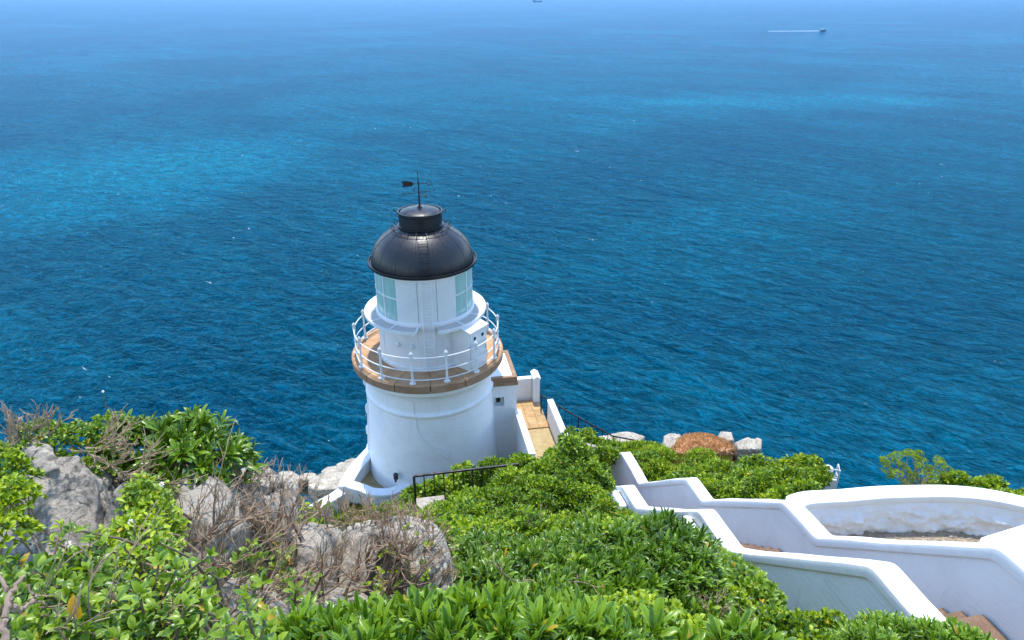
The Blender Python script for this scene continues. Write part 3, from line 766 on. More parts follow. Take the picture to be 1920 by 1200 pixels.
for a in (-88, -60, 82, 96):
    MB().tube([pol(0.76, a, Z_CAP - 0.02), pol(0.86, a, Z_CAP + 0.06 if a < 0 else Z_CAP - 0.02), pol(0.90, a, Z_CAP + 0.10 if a < 0 else Z_CAP - 0.02)], [0.014, 0.014, 0.032], 8).build('insulator', M_iron, lh, smooth=True)
# weather vane (mast, arms, letters, arrow)
zv = Z_TIP
mast = MB().tube([LC + Vector((0, 0, Z_CAP + 0.1)), LC + Vector((0, 0, -6.05)), LC + Vector((0, 0, -5.75)), LC + Vector((0, 0, zv))], [0.036, 0.026, 0.024, 0.004], 8).build('vane_mast', M_iron, lh, smooth=True)
z_arm = -6.02
def letter(ch, c, xdir, size=0.17):
    cu = bpy.data.curves.new('letter', 'FONT'); cu.body = ch; cu.size = size; cu.extrude = 0.008; cu.align_x = 'CENTER'; cu.align_y = 'CENTER'; cu.resolution_u = 3
    ob = bpy.data.objects.new('letter', cu); COL.objects.link(ob)
    dg = bpy.context.evaluated_depsgraph_get(); me = bpy.data.meshes.new_from_object(ob.evaluated_get(dg))
    bpy.data.objects.remove(ob); bpy.data.curves.remove(cu)
    me.materials.clear()
    me.name = 'vane_letter'
    o2 = link('vane_letter', me, M_iron, mast)
    x = Vector(xdir).normalized(); z = Vector((0, 0, 1)); nrm = x.cross(z)
    mt = Matrix((x, z, nrm)).transposed().to_4x4(); mt.translation = Vector(c) - lh.location
    o2.matrix_basis = mt
for ch, a, ln in (('N', -68, 0.46), ('S', 112, 0.50), ('E', -158, 0.34), ('W', 22, 0.52)):
    d = EF * math.cos(R(a)) + ER * math.sin(R(a))
    MB().tube([LC + Vector((0, 0, z_arm)), LC + d * (ln - 0.02) + Vector((0, 0, z_arm))], 0.011, 6).build('vane_arm', M_iron, mast, smooth=True)
    letter(ch, LC + d * (ln + 0.07) + Vector((0, 0, z_arm)), d if d.dot(ER) > 0 else -d)
z_ar = -5.72; AD = (ER * 0.97 - EF * 0.12).normalized(); UP = Vector((0, 0, 1)); AN = AD.cross(UP)
def ap(x, z): return LC + AD * x + Vector((0, 0, z_ar + z)) - AN * 0.007
MB().tube([ap(-0.18, 0), ap(0.30, 0)], 0.012, 6).build('arrow_shaft', M_iron, mast, smooth=True)
tail = [(-0.14, 0.0), (-0.20, 0.07), (-0.28, 0.11), (-0.30, 0.085), (-0.38, 0.13), (-0.39, 0.095), (-0.46, 0.14), (-0.46, 0.09), (-0.56, 0.14), (-0.51, 0.0), (-0.56, -0.10), (-0.50, -0.07), (-0.45, -0.10), (-0.42, -0.07), (-0.36, -0.10), (-0.32, -0.07), (-0.24, -0.09), (-0.19, -0.05)]
tv = [ap(x, z) for x, z in tail]
MB().prism(tv, AN * 0.016).build('arrow_tail', M_iron, mast)
heart = [(0.29, 0.0), (0.30, 0.06), (0.34, 0.085), (0.40, 0.055), (0.47, 0.0), (0.40, -0.055), (0.34, -0.085), (0.30, -0.06), (0.29, 0.0)]
MB().tube([ap(x, z) + AN * 0.007 for x, z in heart], 0.013, 6).build('arrow_head', M_iron, mast, smooth=True)
# lightning cable
MB().tube([LC + Vector((0, 0, -6.4)), pol(0.25, -70, -6.52), pol(0.60, -88, -6.55), pol(0.88, -88, -6.50), pol(1.02, -90, -6.62), pol(1.10, -92, -7.1), pol(1.28, -96, -7.35)], 0.007, 5).build('cable', M_cable, lh, smooth=True)
# conduit on the shaft
pts = []
for x, y in ((774, 748), (776, 768), (780, 790), (782, 806), (790, 822), (805, 836), (825, 850), (848, 862)):
    r0 = ray(x, y)
    # hit the shaft cone
    a_ = r0.x ** 2 + r0.y ** 2; b_ = -2 * (r0.x * LC.x + r0.y * LC.y); rr_ = (2.36 if y < 770 else 2.345 + max(0, (y - 782)) * 0.0022)
    c_ = LC.x ** 2 + LC.y ** 2 - rr_ ** 2
    t = (-b_ - math.sqrt(b_ * b_ - 4 * a_ * c_)) / (2 * a_); pts.append(r0 * t)
MB().tube(pts, 0.014, 6).build('conduit', M_wpaint_old, lh, smooth=True)
# lamp fitting near the foot
fc = pol(2.60, -33, -16.0)
rad = (EF * math.cos(R(-33)) + ER * math.sin(R(-33))); tg = Vector((0, 0, 1)).cross(rad)
MB().obox(fc + rad * 0.07, tg, rad, (0, 0, 1), 0.07, 0.06, 0.13).obox(fc + rad * 0.11 + Vector((0, 0, -0.17)), tg, rad, (0, 0, 1), 0.03, 0.03, 0.06).build('foot_lamp', M_rubber, lh, bevel=0.012)
MB().tube([fc + rad * 0.03 + Vector((0, 0, -0.2)), fc + rad * 0.05 + Vector((0, 0, -1.2))], 0.012, 6).build('lamp_conduit', M_wpaint_old, lh)
# rain pipe on the far-left flank
pp = [pol(2.40, -97, -12.6), pol(2.44, -97, -14.3), pol(2.66, -97, -17.0)]
MB().tube(pp, 0.05, 8).build('rain_pipe', M_wpaint, lh, smooth=True)
for z in (-13.3, -14.6, -15.6, -16.5):
    MB().sphere(pol(2.47 + (-14.3 - z) * 0.07 * (z < -14.3), -97, z), 0.10, 10, 8, (1, 1, 2.6)).build('pipe_bracket', M_wpaint, lh, smooth=True)

# ================================================================== ANNEXE
def LF(n, s, z): return LC + SN * n + SD * s + Vector((0, 0, z))
ann = thing('lighthouse_annexe', LF(2.9, 0.6, -16.2), 'small square white annexe with brown cornice against the right of the tower', 'annexe')
AX0, AX1, AS0, AS1, AZT, AZB = 1.6, 3.30, -0.42, 1.75, -13.62, -17.4
# front wall built round the window opening
wc_ = (2.66, -15.05 + 0.78)   # window centre n, z
wz, wh, ww = -14.33, 0.21, 0.20
m = MB()
def wallblk(n0, n1, s0, s1, z0, z1):
    return [LF(n0, s0, z0), LF(n1, s0, z0), LF(n1, s1, z0), LF(n0, s1, z0), LF(n0, s0, z1), LF(n1, s0, z1), LF(n1, s1, z1), LF(n0, s1, z1)]
WN = 2.60
m.hexa(wallblk(AX0, AX1, AS0 + 0.32, AS1, AZB, AZT))
m.hexa(wallblk(AX0, WN - ww, AS0, AS0 + 0.319, AZB, AZT)); m.hexa(wallblk(WN + ww, AX1, AS0, AS0 + 0.319, AZB, AZT))
m.hexa(wallblk(WN - ww, WN + ww, AS0, AS0 + 0.319, AZB, wz - wh)); m.hexa(wallblk(WN - ww, WN + ww, AS0, AS0 + 0.319, wz + wh, AZT))
m.build('wall', M_tower, ann)
w = MB()
for n0, n1, z0, z1 in ((WN - ww - 0.07, WN + ww + 0.07, wz + wh, wz + wh + 0.08), (WN - ww - 0.07, WN + ww + 0.07, wz - wh - 0.09, wz - wh), (WN - ww - 0.07, WN - ww, wz - wh, wz + wh), (WN + ww, WN + ww + 0.07, wz - wh, wz + wh)):
    w.hexa(wallblk(n0, n1, AS0 - 0.03, AS0 - 0.001, z0, z1))
win = w.build('window', M_tower, ann)
MB().hexa(wallblk(WN - 0.19, WN + 0.19, AS0 + 0.20, AS0 + 0.24, wz - 0.19, wz + 0.19)).build('frame', M_wpaint, win)
MB().hexa(wallblk(WN - 0.085, WN + 0.085, AS0 + 0.185, AS0 + 0.198, wz - 0.135, wz + 0.15)).build('pane', M_pane, win)
for dz, ov, hh_ in ((0.0, 0.05, 0.16), (0.162, 0.02, 0.20)):
    n1 = AX1 + ov; s0 = AS0 - ov; s1 = AS1 + ov; z0 = AZT + 0.002 + dz; z1 = z0 + hh_
    for a_, b_, c_, d_ in ((AX0, n1, s0, s0 + 0.16), (n1 - 0.16, n1, s0 + 0.162, s1 - 0.162), (AX0, n1, s1 - 0.16, s1)):
        MB().hexa(wallblk(a_, b_, c_, d_, z0, z1)).build('cornice_stone', M_rim, ann, bevel=0.012)
MB().hexa(wallblk(AX0, AX1 - 0.145, AS0 + 0.145, AS1 - 0.145, AZT + 0.001, AZT + 0.33)).build('roof', M_coping, ann)

# ---- entrance terrace beside the annexe
ent = thing('entrance_terrace', LF(4.0, -0.5, -16.0), 'tan tiled entrance landing between two white parapets beside the annexe', 'terrace')
FZ = -15.72
k = 0
for i in range(3):
    for j in range(5):
        n0 = 3.46 + 0.39 * i; s0 = -0.42 + 0.42 * j
        MB().hexa(wallblk(n0 + 0.004, n0 + 0.386, s0 + 0.004, s0 + 0.416, FZ - 0.1, FZ + random.uniform(-0.003, 0.003))).build('tile', M_tile, ent, bevel=0.004)
MB().hexa(wallblk(3.44, 4.64, -3.6, 1.75, FZ - 1.6, FZ - 0.101)).build('bed', M_slab, ent)
MB().hexa(wallblk(3.46, 4.62, -3.5, -0.425, FZ - 0.1, FZ - 0.05)).build('slab', M_slab, ent, bevel=0.01)
def parapet(name, n0, n1, s0, s1, zt, zb, parent):
    b_ = MB().hexa(wallblk(n0 + 0.025, n1 - 0.025, s0 + 0.025, s1 - 0.025, zb, zt - 0.06)).build(name, M_wall, parent)
    MB().hexa(wallblk(n0, n1, s0, s1, zt - 0.10, zt)).build('coping', M_coping, b_, bevel=0.03, segs=3)
parapet('parapet', 3.20, 3.45, -3.4, -0.46, -14.72, -17.2, ent)
parapet('parapet', 4.63, 4.88, -2.95, 0.05, -14.72, -17.2, ent)
parapet('rear_wall', 3.33, 4.37, 1.76, 2.0, -14.70, -16.8, ent)
m = MB().hexa(wallblk(4.38, 4.64, 1.45, 2.05, -16.8, -14.60)).prism([LF(4.35, 1.42, -14.60), LF(4.67, 1.42, -14.60), LF(4.67, 1.42, -14.55), LF(4.51, 1.42, -14.45), LF(4.35, 1.42, -14.55)], SD * 0.68)
m.build('pillar', M_coping, ent, bevel=0.012)
parapet('end_wall', 3.46, 4.3, -3.40, -3.20, -15.25, -17.2, ent)

# ---- low curved wall round the foot of the tower
def plan_wall(name, label, cat, pts, half, ztop, zbot, mat_b, mat_c, cop_h=0.12, over=0.03, closed=False):
    pts = [Vector(p) for p in pts]
    root = thing(name, (pts[0].x, pts[0].y, zbot), label, cat)
    def strip(hw, zt, zb):
        m = MB(); V = []; F = []
        for i, p_ in enumerate(pts):
            t = pts[min(i + 1, len(pts) - 1)] - pts[max(i - 1, 0)]; t.z = 0; t.normalize(); nn = Vector((t.y, -t.x, 0))
            zt_ = zt + (p_.z if len(p_) > 2 else 0)
            for q, z in ((-hw, zb), (hw, zb), (hw, zt_), (-hw, zt_)):
                v_ = Vector((p_.x, p_.y, 0)) + nn * q; V.append((v_.x, v_.y, z))
        for i in range(len(pts) - 1):
            for k in range(4): F.append((i * 4 + k, i * 4 + (k + 1) % 4, i * 4 + 4 + (k + 1) % 4, i * 4 + 4 + k))
        F.append((3, 2, 1, 0)); e = (len(pts) - 1) * 4; F.append((e, e + 1, e + 2, e + 3))
        return m.add(V, F)
    strip(half, ztop - cop_h * 0.6, zbot).build('wall', mat_b, root, smooth=True, autosmooth=0.5)
    strip(half + over, ztop, ztop - cop_h).build('coping', mat_c, root, smooth=True, bevel=0.018, segs=2, autosmooth=0.9)
    return root
def cat_rom(P, n=6):
    P = [Vector(p) for p in P]; out = []
    for i in range(len(P) - 1):
        p0 = P[max(i - 1, 0)]; p1 = P[i]; p2 = P[i + 1]; p3 = P[min(i + 2, len(P) - 1)]
        for k in range(n):
            t = k / n
            out.append(0.5 * ((2 * p1) + (-p0 + p2) * t + (2 * p0 - 5 * p1 + 4 * p2 - p3) * t * t + (-p0 + 3 * p1 - 3 * p2 + p3) * t ** 3))
    out.append(P[-1]); return out
ZW = -16.35
arc = []
for x, y in ((712, 826), (692, 847), (672, 869), (655, 893), (646, 912)):
    q = PZ(x, y, ZW); arc.append((q.x, q.y, 0))
plan_wall('foot_wall', 'low curved white wall round the left foot of the lighthouse', 'wall', cat_rom(arc), 0.22, ZW, -18.2, M_wall, M_coping)
arm = []
for x, y in ((652, 906), (680, 914), (700, 921), (735, 920), (765, 905)):
    q = PZ(x, y, ZW - 0.02); arm.append((q.x, q.y, 0))
plan_wall('forecourt_wall', 'short white wall crossing in front of the tower foot', 'wall', cat_rom(arm), 0.17, ZW - 0.02, -18.2, M_wall, M_coping)
arm = []
for x, y in ((640, 920), (622, 932), (600, 944), (570, 962)):
    q = PZ(x, y, ZW - 0.03); arm.append((q.x, q.y, 0))
plan_wall('slope_wall', 'white wall stub running down left behind the dead twigs', 'wall', cat_rom(arm), 0.18, ZW - 0.03, -18.6, M_wall, M_coping)
fy = MB(); ring = [Vector(p) for p in cat_rom(arc)]
fy.add([LC + Vector((0, 0, -16.93))] + [Vector((p.x, p.y, -16.93)) for p in ring] + [Vector((PZ(735, 920, ZW).x, PZ(735, 920, ZW).y, -16.93))], [(0, i, i + 1) for i in range(1, len(ring) + 1)])
tag(fy.build('forecourt_paving', M_slab), 'sandy paving between the curved wall and the tower', None, None, 'structure')

# ================================================================== STAIRS
def round_profile(P, r=0.10, n=3):
    P = [Vector((a, b)) for a, b in P]; out = [P[0]]
    for i in range(1, len(P) - 1):
        a, b, c = P[i - 1], P[i], P[i + 1]
        u = (a - b); w_ = (c - b); ru = min(r, u.length * 0.45); rw = min(r, w_.length * 0.45)
        p0 = b + u.normalized() * ru; p1 = b + w_.normalized() * rw
        for k in range(n + 1):
            t = k / n; out.append(p0 * (1 - t) ** 2 + b * 2 * t * (1 - t) + p1 * t * t)
    out.append(P[-1]); return out
CP = round_profile(COP)
# denser for slight wobble of hand-laid plaster
CPd = []
for a, b in zip(CP, CP[1:]):
    L = (b - a).length; n_ = max(1, int(L / 0.35))
    for k in range(n_): CPd.append(a + (b - a) * k / n_)
CPd.append(CP[-1])
def prof_wall(n0, n1, dz_top, dz_bot, wob=0.0, seed=0):
    m = MB(); V = []; F = []
    for i, p_ in enumerate(CPd):
        w1 = wob * math.sin(p_.x * 2.3 + seed) + wob * 0.6 * math.sin(p_.x * 5.1 + seed * 2)
        for n_, z in ((n0, p_.y + dz_bot), (n1, p_.y + dz_bot), (n1, p_.y + dz_top + w1), (n0, p_.y + dz_top + w1)):
            V.append(S3(p_.x, n_, z))
    for i in range(len(CPd) - 1):
        for k in range(4): F.append((i * 4 + k, i * 4 + (k + 1) % 4, i * 4 + 4 + (k + 1) % 4, i * 4 + 4 + k))
    F.append((3, 2, 1, 0)); e = (len(CPd) - 1) * 4; F.append((e, e + 1, e + 2, e + 3))
    return m.add(V, F)
for nm, lab, n0, n1, matb, sd_ in (('stair_wall', 'white stair wall on the bushy side with shade-tinted weathered outer face', -0.30, 0.0, M_shadewall, 0.3),
                             ('stair_wall', 'white stair wall on the seaward side rising to the terrace', 1.25, 1.55, M_wall, 2.0)):
    rt = thing(nm, S3(3.0, (n0 + n1) / 2, -10.5), lab, 'wall', 'walls of the white stairway')
    if n0 < 0:
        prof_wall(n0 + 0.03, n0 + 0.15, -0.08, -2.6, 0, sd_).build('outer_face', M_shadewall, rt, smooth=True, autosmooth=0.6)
        prof_wall(n0 + 0.152, n1 - 0.03, -0.08, -2.6, 0, sd_).build('inner_face', M_wall, rt, smooth=True, autosmooth=0.6)
    else:
        prof_wall(n0 + 0.03, n1 - 0.03, -0.08, -2.9, 0, sd_).build('inner_face', M_wall, rt, smooth=True, autosmooth=0.6)
    prof_wall(n0, n1, 0.0, -0.17, 0.012, sd_).build('coping', M_coping, rt, smooth=True, bevel=0.013, segs=2, autosmooth=0.9)
    out_n = n0 - 0.16 if n0 < 0 else n1 + 0.16
    for s0, s1 in ((3.25, 3.95), (6.8, 7.5), (11.1, 11.8)):
        if n0 > 0 or s0 > 3:
            zt = cop_z((s0 + s1) / 2) - 0.22
            m = MB(); a_, b_ = sorted((out_n, (n0 if n0 < 0 else n1) + (0.02 if n0 < 0 else -0.02)))
            m.hexa([S3(s0, a_, zt - 1.8), S3(s1, a_, zt - 1.8), S3(s1, b_, zt - 1.8), S3(s0, b_, zt - 1.8), S3(s0, a_, zt), S3(s1, a_, zt - 0.1), S3(s1, b_, zt - 0.1), S3(s0, b_, zt)])
            m.build('buttress', M_coping, rt, smooth=True, bevel=0.09, segs=4, autosmooth=0.9)
stair = thing('stairway', S3(3.0, 0.6, -10.0), 'long reddish stone stairway descending between two white walls', 'stairs')
def flight(s_nose, z0, n, run, rise):
    for i in range(n):
        s1 = s_nose + run * i; s0 = s1 - run - 0.015; z = z0 - rise * i
        if i == 0: s0 = s1 - 1.1
        m = MB(); m.hexa([S3(s0, 0.0, z - 0.32), S3(s1, 0.0, z - 0.32), S3(s1, 1.25, z - 0.32), S3(s0, 1.25, z - 0.32), S3(s0, 0.0, z), S3(s1, 0.0, z), S3(s1, 1.25, z), S3(s0, 1.25, z)])
        m.build('step' if i else 'landing', M_step, stair, bevel=0.008)
flight(-0.25, -6.40, 12, 0.235, 0.2083)
flight(3.43, -8.90, 12, 0.235, 0.19)
flight(7.0, -11.18, 12, 0.235, 0.195)
flight(10.9, -13.52, 10, 0.235, 0.195)
# broad white top of the retaining wall on the right
rw = thing('retaining_wall', S3(-0.4, 2.5, -8.5), 'broad flat white wall top at the right edge above the gravel', 'wall')
q0 = S3(0.34, 1.545, -5.84); q1 = S3(-3.0, 1.52, 0); q3 = PZ(1925, 980, -5.84); q2 = q3 + (q3 - q0).normalized() * 3.0; q4 = S3(-3.0, 6.0, 0)
top = [(q1, -5.6), (q4, -5.6), (q2, -5.84), (q3, -5.84), (q0, -5.84)]
m = MB(); tv = [Vector((a.x, a.y, z)) for a, z in top]; bv = [Vector((a.x, a.y, -9.6)) for a, z in top]
m.add(bv + tv, [(5, 6, 7, 8, 9), (4, 3, 2, 1, 0)] + [(i, (i + 1) % 5, 5 + (i + 1) % 5, 5 + i) for i in range(5)])
m.build('wall', M_coping, rw, bevel=0.03, segs=3, smooth=True, autosmooth=0.9)

# ---- curved terrace wall with rough inner face
TZ = -7.98
cpts = [tuple(S3(3.60, 1.43, -0.05))]
for x, y in ((1516, 931), (1580, 928), (1650, 922), (1719, 920), (1784, 920), (1850, 926), (1916, 939), (1990, 960), (2070, 990)):
    q = PZ(x, y, TZ); cpts.append((q.x, q.y, -0.01 if x < 1520 else 0))
curve = cat_rom(cpts, 6)
tw = plan_wall('terrace_wall', 'curved white terrace wall with rough inner face on the right', 'wall', curve, 0.135, TZ, -10.2, M_wall, M_coping, 0.14, 0.03)
V = []; F = []; cols = []
cl = [0]
for a, b in zip(curve, curve[1:]): cl.append(cl[-1] + (b - a).length)
NU, NV = 190, 26
for i in range(NU):
    L = 0.28 + (cl[-1] - 0.28) * i / (NU - 1); j = max(0, min(len(curve) - 2, np.searchsorted(cl, L) - 1)); t = (L - cl[j]) / (cl[j + 1] - cl[j])
    p_ = curve[j].lerp(curve[j + 1], t); tn = (curve[j + 1] - curve[j]).normalized(); nn = Vector((tn.y, -tn.x, 0))
    if nn.y > 0: nn = -nn
    for k in range(NV):
        z = TZ - 0.12 - 0.95 * k / (NV - 1)
        q_ = np.array([[L * 4.2 + 0.6 * z, z * 8.0 + 0.5 * L, 3.0]])
        w_ = fbm(q_, 4, 0.6)[0]; r2 = 1 - abs(fbm(q_ * 1.3 + 7.7, 3)[0]) * 2
        ez = min(1.0, k / 7.0)
        d_ = 0.135 + (0.035 + w_ * 0.10 + max(0, r2) * 0.055) * ez + 0.05 * (k / NV)
        if k == 0: d_ = 0.13
        v_ = Vector((p_.x, p_.y, z)) + nn * d_; V.append(v_[:])
for i in range(NU - 1):
    for k in range(NV - 1): F.append((i * NV + k, (i + 1) * NV + k, (i + 1) * NV + k + 1, i * NV + k + 1))
npmesh('inner_face', V, F, M_rough, tw, smooth=True)
# gravel floor of the terrace
m = MB(); a_ = S3(0.2, 1.6, -8.72); pol_ = [Vector((c.x, c.y, -8.72)) for c in curve]
m.add([S3(0.3, 1.55, -8.72)] + [S3(3.5, 1.55, -8.72)] + pol_ + [Vector((12, 5.5, -8.72))], [tuple(range(len(pol_) + 3))])
tg_ = m.build('terrace_ground', M_gravel)
if tg_.data.polygons[0].normal.z < 0: tg_.data.flip_normals()
tag(tg_, 'bare brown gravel floor inside the curved wall', None, None, 'structure')
gv = MB()
for i in range(420):
    t = random.random(); L = cl[-1] * (0.05 + 0.75 * t); j = max(0, min(len(curve) - 2, int(np.searchsorted(cl, L)) - 1))
    p_ = curve[j] + Vector((random.uniform(-0.1, 0.1), -0.28 - abs(random.gauss(0, 0.35)), 0))
    s_ = random.uniform(0.008, 0.026) * (2.2 if i % 40 == 0 else 1)
    gv.sphere((p_.x, p_.y, -8.715), s_, 5, 4, (1.2, 0.9, 0.7))
tag(gv.build('gravel', M_rockfar), 'loose pebbles along the foot of the rough wall', 'gravel', None, 'stuff')

# ================================================================== RAILINGS, PLATFORM, BOATS
def railing(name, label, pts, height, mat, spacing=0.2, r_top=0.025, r_bal=0.010, post_every=8, bottom=True, group=None):
    pts = [Vector(p) for p in pts]           # pts = top rail
    root = thing(name, pts[0] - Vector((0, 0, height)), label, 'railing', group)
    MB().tube(pts, r_top, 8).build('top_rail', mat, root, smooth=True)
    low = [p_ - Vector((0, 0, height * 0.86)) for p_ in pts]
    if bottom: MB().tube(low, r_top * 0.7, 6).build('bottom_rail', mat, root, smooth=True)
    k = 0
    for a, b in zip(pts, pts[1:]):
        n_ = max(1, round((b - a).length / spacing))
        for i in range(n_ + (1 if b is pts[-1] else 0)):
            p_ = a.lerp(b, i / n_)
            if k % post_every == 0:
                MB().tube([p_, p_ - Vector((0, 0, height + 0.25))], r_top * 0.95, 8).build('post', mat, root, smooth=True)
            else:
                MB().tube([p_, p_ - Vector((0, 0, height * 0.86))], r_bal, 6).build('baluster', mat, root, smooth=True)
            k += 1
    return root
railing('handrail', 'black iron railing among bushes in front of the tower foot', [PD(776, 893, 16.6), PD(868, 882, 16.9), PD(972, 870, 17.2)], 0.95, M_iron, 0.235, 0.034, 0.015, 40)
railing('handrail', 'black iron railing sloping down from the entrance pillar toward the sea rocks', [PD(1015, 741, 28.2), PD(1060, 769, 28.0), PD(1110, 797, 27.9), PD(1150, 818, 27.9), PD(1188, 825, 28.0), PD(1225, 845, 28.2)], 0.92, M_iron, 0.28, 0.032, 0.014, 6)
# stone step under the near railing
m = MB(); c0 = PD(808, 945, 16.3)
m.obox(c0 - Vector((0, 0, 0.08)), SN, SD, (0, 0, 1), 0.34, 0.30, 0.06)
m.obox(c0 - Vector((0.02, 0.1, 0.36)), SN, SD, (0, 0, 1), 0.32, 0.3, 0.20)
tag(m.build('stone_step', M_rockfar, None, bevel=0.015, origin=c0 - Vector((0, 0, 0.5))), 'flat brown stone step beside the black railing post', 'step')
# small white metal platform on the cliff
PB = PD(1556, 900, 22.5)
pf = thing('metal_platform', PB - Vector((0, 0, 1.0)), 'small white metal platform with rails and a round lamp on the cliff edge', 'platform')
pa, pb_, pc = PD(1522, 871, 23.0), PD(1552, 879, 22.7), PD(1575, 882, 22.3)
for q in (pa, PD(1537, 875, 22.85), pb_, pc): MB().tube([q, q - Vector((0, 0, 0.95))], 0.028, 6).build('post', M_wpaint, pf, smooth=True)
pd_ = pc + Vector((0.10, 0.35, -0.02)); MB().tube([pd_, pd_ - Vector((0, 0, 0.95))], 0.028, 6).build('post', M_wpaint, pf, smooth=True)
for dz in (0.0, 0.32): MB().tube([pa - Vector((0, 0, dz)), pb_ - Vector((0, 0, dz)), pc - Vector((0, 0, dz)), pd_ - Vector((0, 0, dz))], 0.022, 6).build('rail', M_wpaint, pf, smooth=True)
fl_ = [pa, pb_, pc, pd_, pa + Vector((0.3, 1.2, 0))]
MB().prism([q - Vector((0, 0, 1.0)) for q in fl_], (0, 0, 0.06)).build('deck', M_wpaint, pf)
MB().prism([pb_ - Vector((0, 0, 0.94)), pc - Vector((0, 0, 0.94)), pc - Vector((0, 0, 0.42)), pb_ - Vector((0, 0, 0.42))], (0.02, 0.06, 0)).build('kick_panel', M_wpaint, pf)
lp_ = PD(1548, 893, 22.9)
MB().tube([lp_ - Vector((0, 0, 0.5)), lp_, lp_ + Vector((0, 0, 0.22))], [0.10, 0.10, 0.07], 12).build('lamp_stem', M_wpaint_old, pf, smooth=True)
MB().lathe([(0.03, 0.22), (0.16, 0.25), (0.19, 0.31), (0.16, 0.37), (0.08, 0.36), (0.07, 0.31)], lp_, 20).build('lamp_head', M_wpaint, pf, smooth=True)

# boats
def boat(name, label, c, L, W, H, heading, hull_m, cab_m, cargo=False):
    root = thing(name, c, label, 'boat' if not cargo else 'ship')
    fx = Vector((math.cos(heading), math.sin(heading), 0)); fy = Vector((-fx.y, fx.x, 0)); c = Vector(c)
    def q(x, y, z): return c + fx * x + fy * y + Vector((0, 0, z))
    st = [(-0.5, 0.42, 0.9), (-0.3, 0.5, 0.85), (0.1, 0.5, 0.9), (0.35, 0.32, 1.1), (0.5, 0.02, 1.35)]
    V = []; F = []
    for x, w_, h in st: V += [q(x * L, -w_ * W, h * H), q(x * L * 0.96, -w_ * W * 0.6, -0.3 * H), q(x * L * 0.96, w_ * W * 0.6, -0.3 * H), q(x * L, w_ * W, h * H)]
    for i in range(len(st) - 1):
        for k in range(4): F.append((i * 4 + k, i * 4 + 4 + k, i * 4 + 4 + (k + 1) % 4, i * 4 + (k + 1) % 4))
    F.append((0, 1, 2, 3)); e = (len(st) - 1) * 4; F.append((e + 3, e + 2, e + 1, e))
    MB().add(V, F).build('hull', hull_m, root)
    bx = [(-0.02, 0.16, 0.32, 1.0, 2.2), (0.0, 0.1, 0.24, 2.2, 3.0)] if not cargo else [(-0.42, 0.07, 0.42, 1.0, 2.6), (-0.42, 0.05, 0.25, 2.6, 3.2)]
    for x, l, w_, z0, z1 in bx: MB().obox(q(x * L, 0, (z0 + z1) / 2 * H), fx, fy, (0, 0, 1), l * L, w_ * W, (z1 - z0) / 2 * H).build('cabin', cab_m, root)
    if cargo: MB().obox(q(0.38 * L, 0, 1.5 * H), fx, fy, (0, 0, 1), 0.05 * L, 0.3 * W, 0.6 * H).build('foredeck', cab_m, root)
    MB().tube([q((-0.1 if not cargo else -0.4) * L, 0, 2.0 * H), q((-0.1 if not cargo else -0.4) * L, 0, 4.4 * H)], 0.02 * L, 6).build('mast', hull_m, root)
b0 = PZ(1542, 58, SEA_Z)
boat('motor_boat', 'small dark motor boat trailing a white wake far out at sea', (b0.x, b0.y, SEA_Z), 24, 7, 2.8, R(-8), M_boathull, M_boatcab)
wk = PZ(1440, 58.5, SEA_Z); wm = MB(); nseg = 40; V = []; F = []
for i in range(nseg + 1):
    t = i / nseg; p_ = Vector((b0.x - 8, b0.y, 0)).lerp(Vector((wk.x, wk.y, 0)), t)
    w_ = (3.4 + 2 * math.sin(t * 9) * t) * (1 - t) ** 0.6 + 0.4 + random.uniform(-0.4, 0.4)
    V += [(p_.x, p_.y - w_ * 1.6, SEA_Z + 0.02), (p_.x, p_.y, SEA_Z + 0.35), (p_.x, p_.y + w_ * 1.6, SEA_Z + 0.02)]
for i in range(nseg):
    for k in (0, 1): F.append((i * 3 + k, i * 3 + k + 1, i * 3 + 4 + k, i * 3 + 3 + k))
tag(wm.add(V, F).build('wake', M_foam, smooth=True), 'white foam wake streaming left behind the motor boat', 'wake', None, 'stuff')
s0 = PZ(1008, 3.4, SEA_Z)
boat('cargo_ship', 'tiny dark cargo ship at the top edge of the sea', (s0.x, s0.y, SEA_Z), 150, 22, 9, 0.05, M_shiphull, M_shiphull, True)

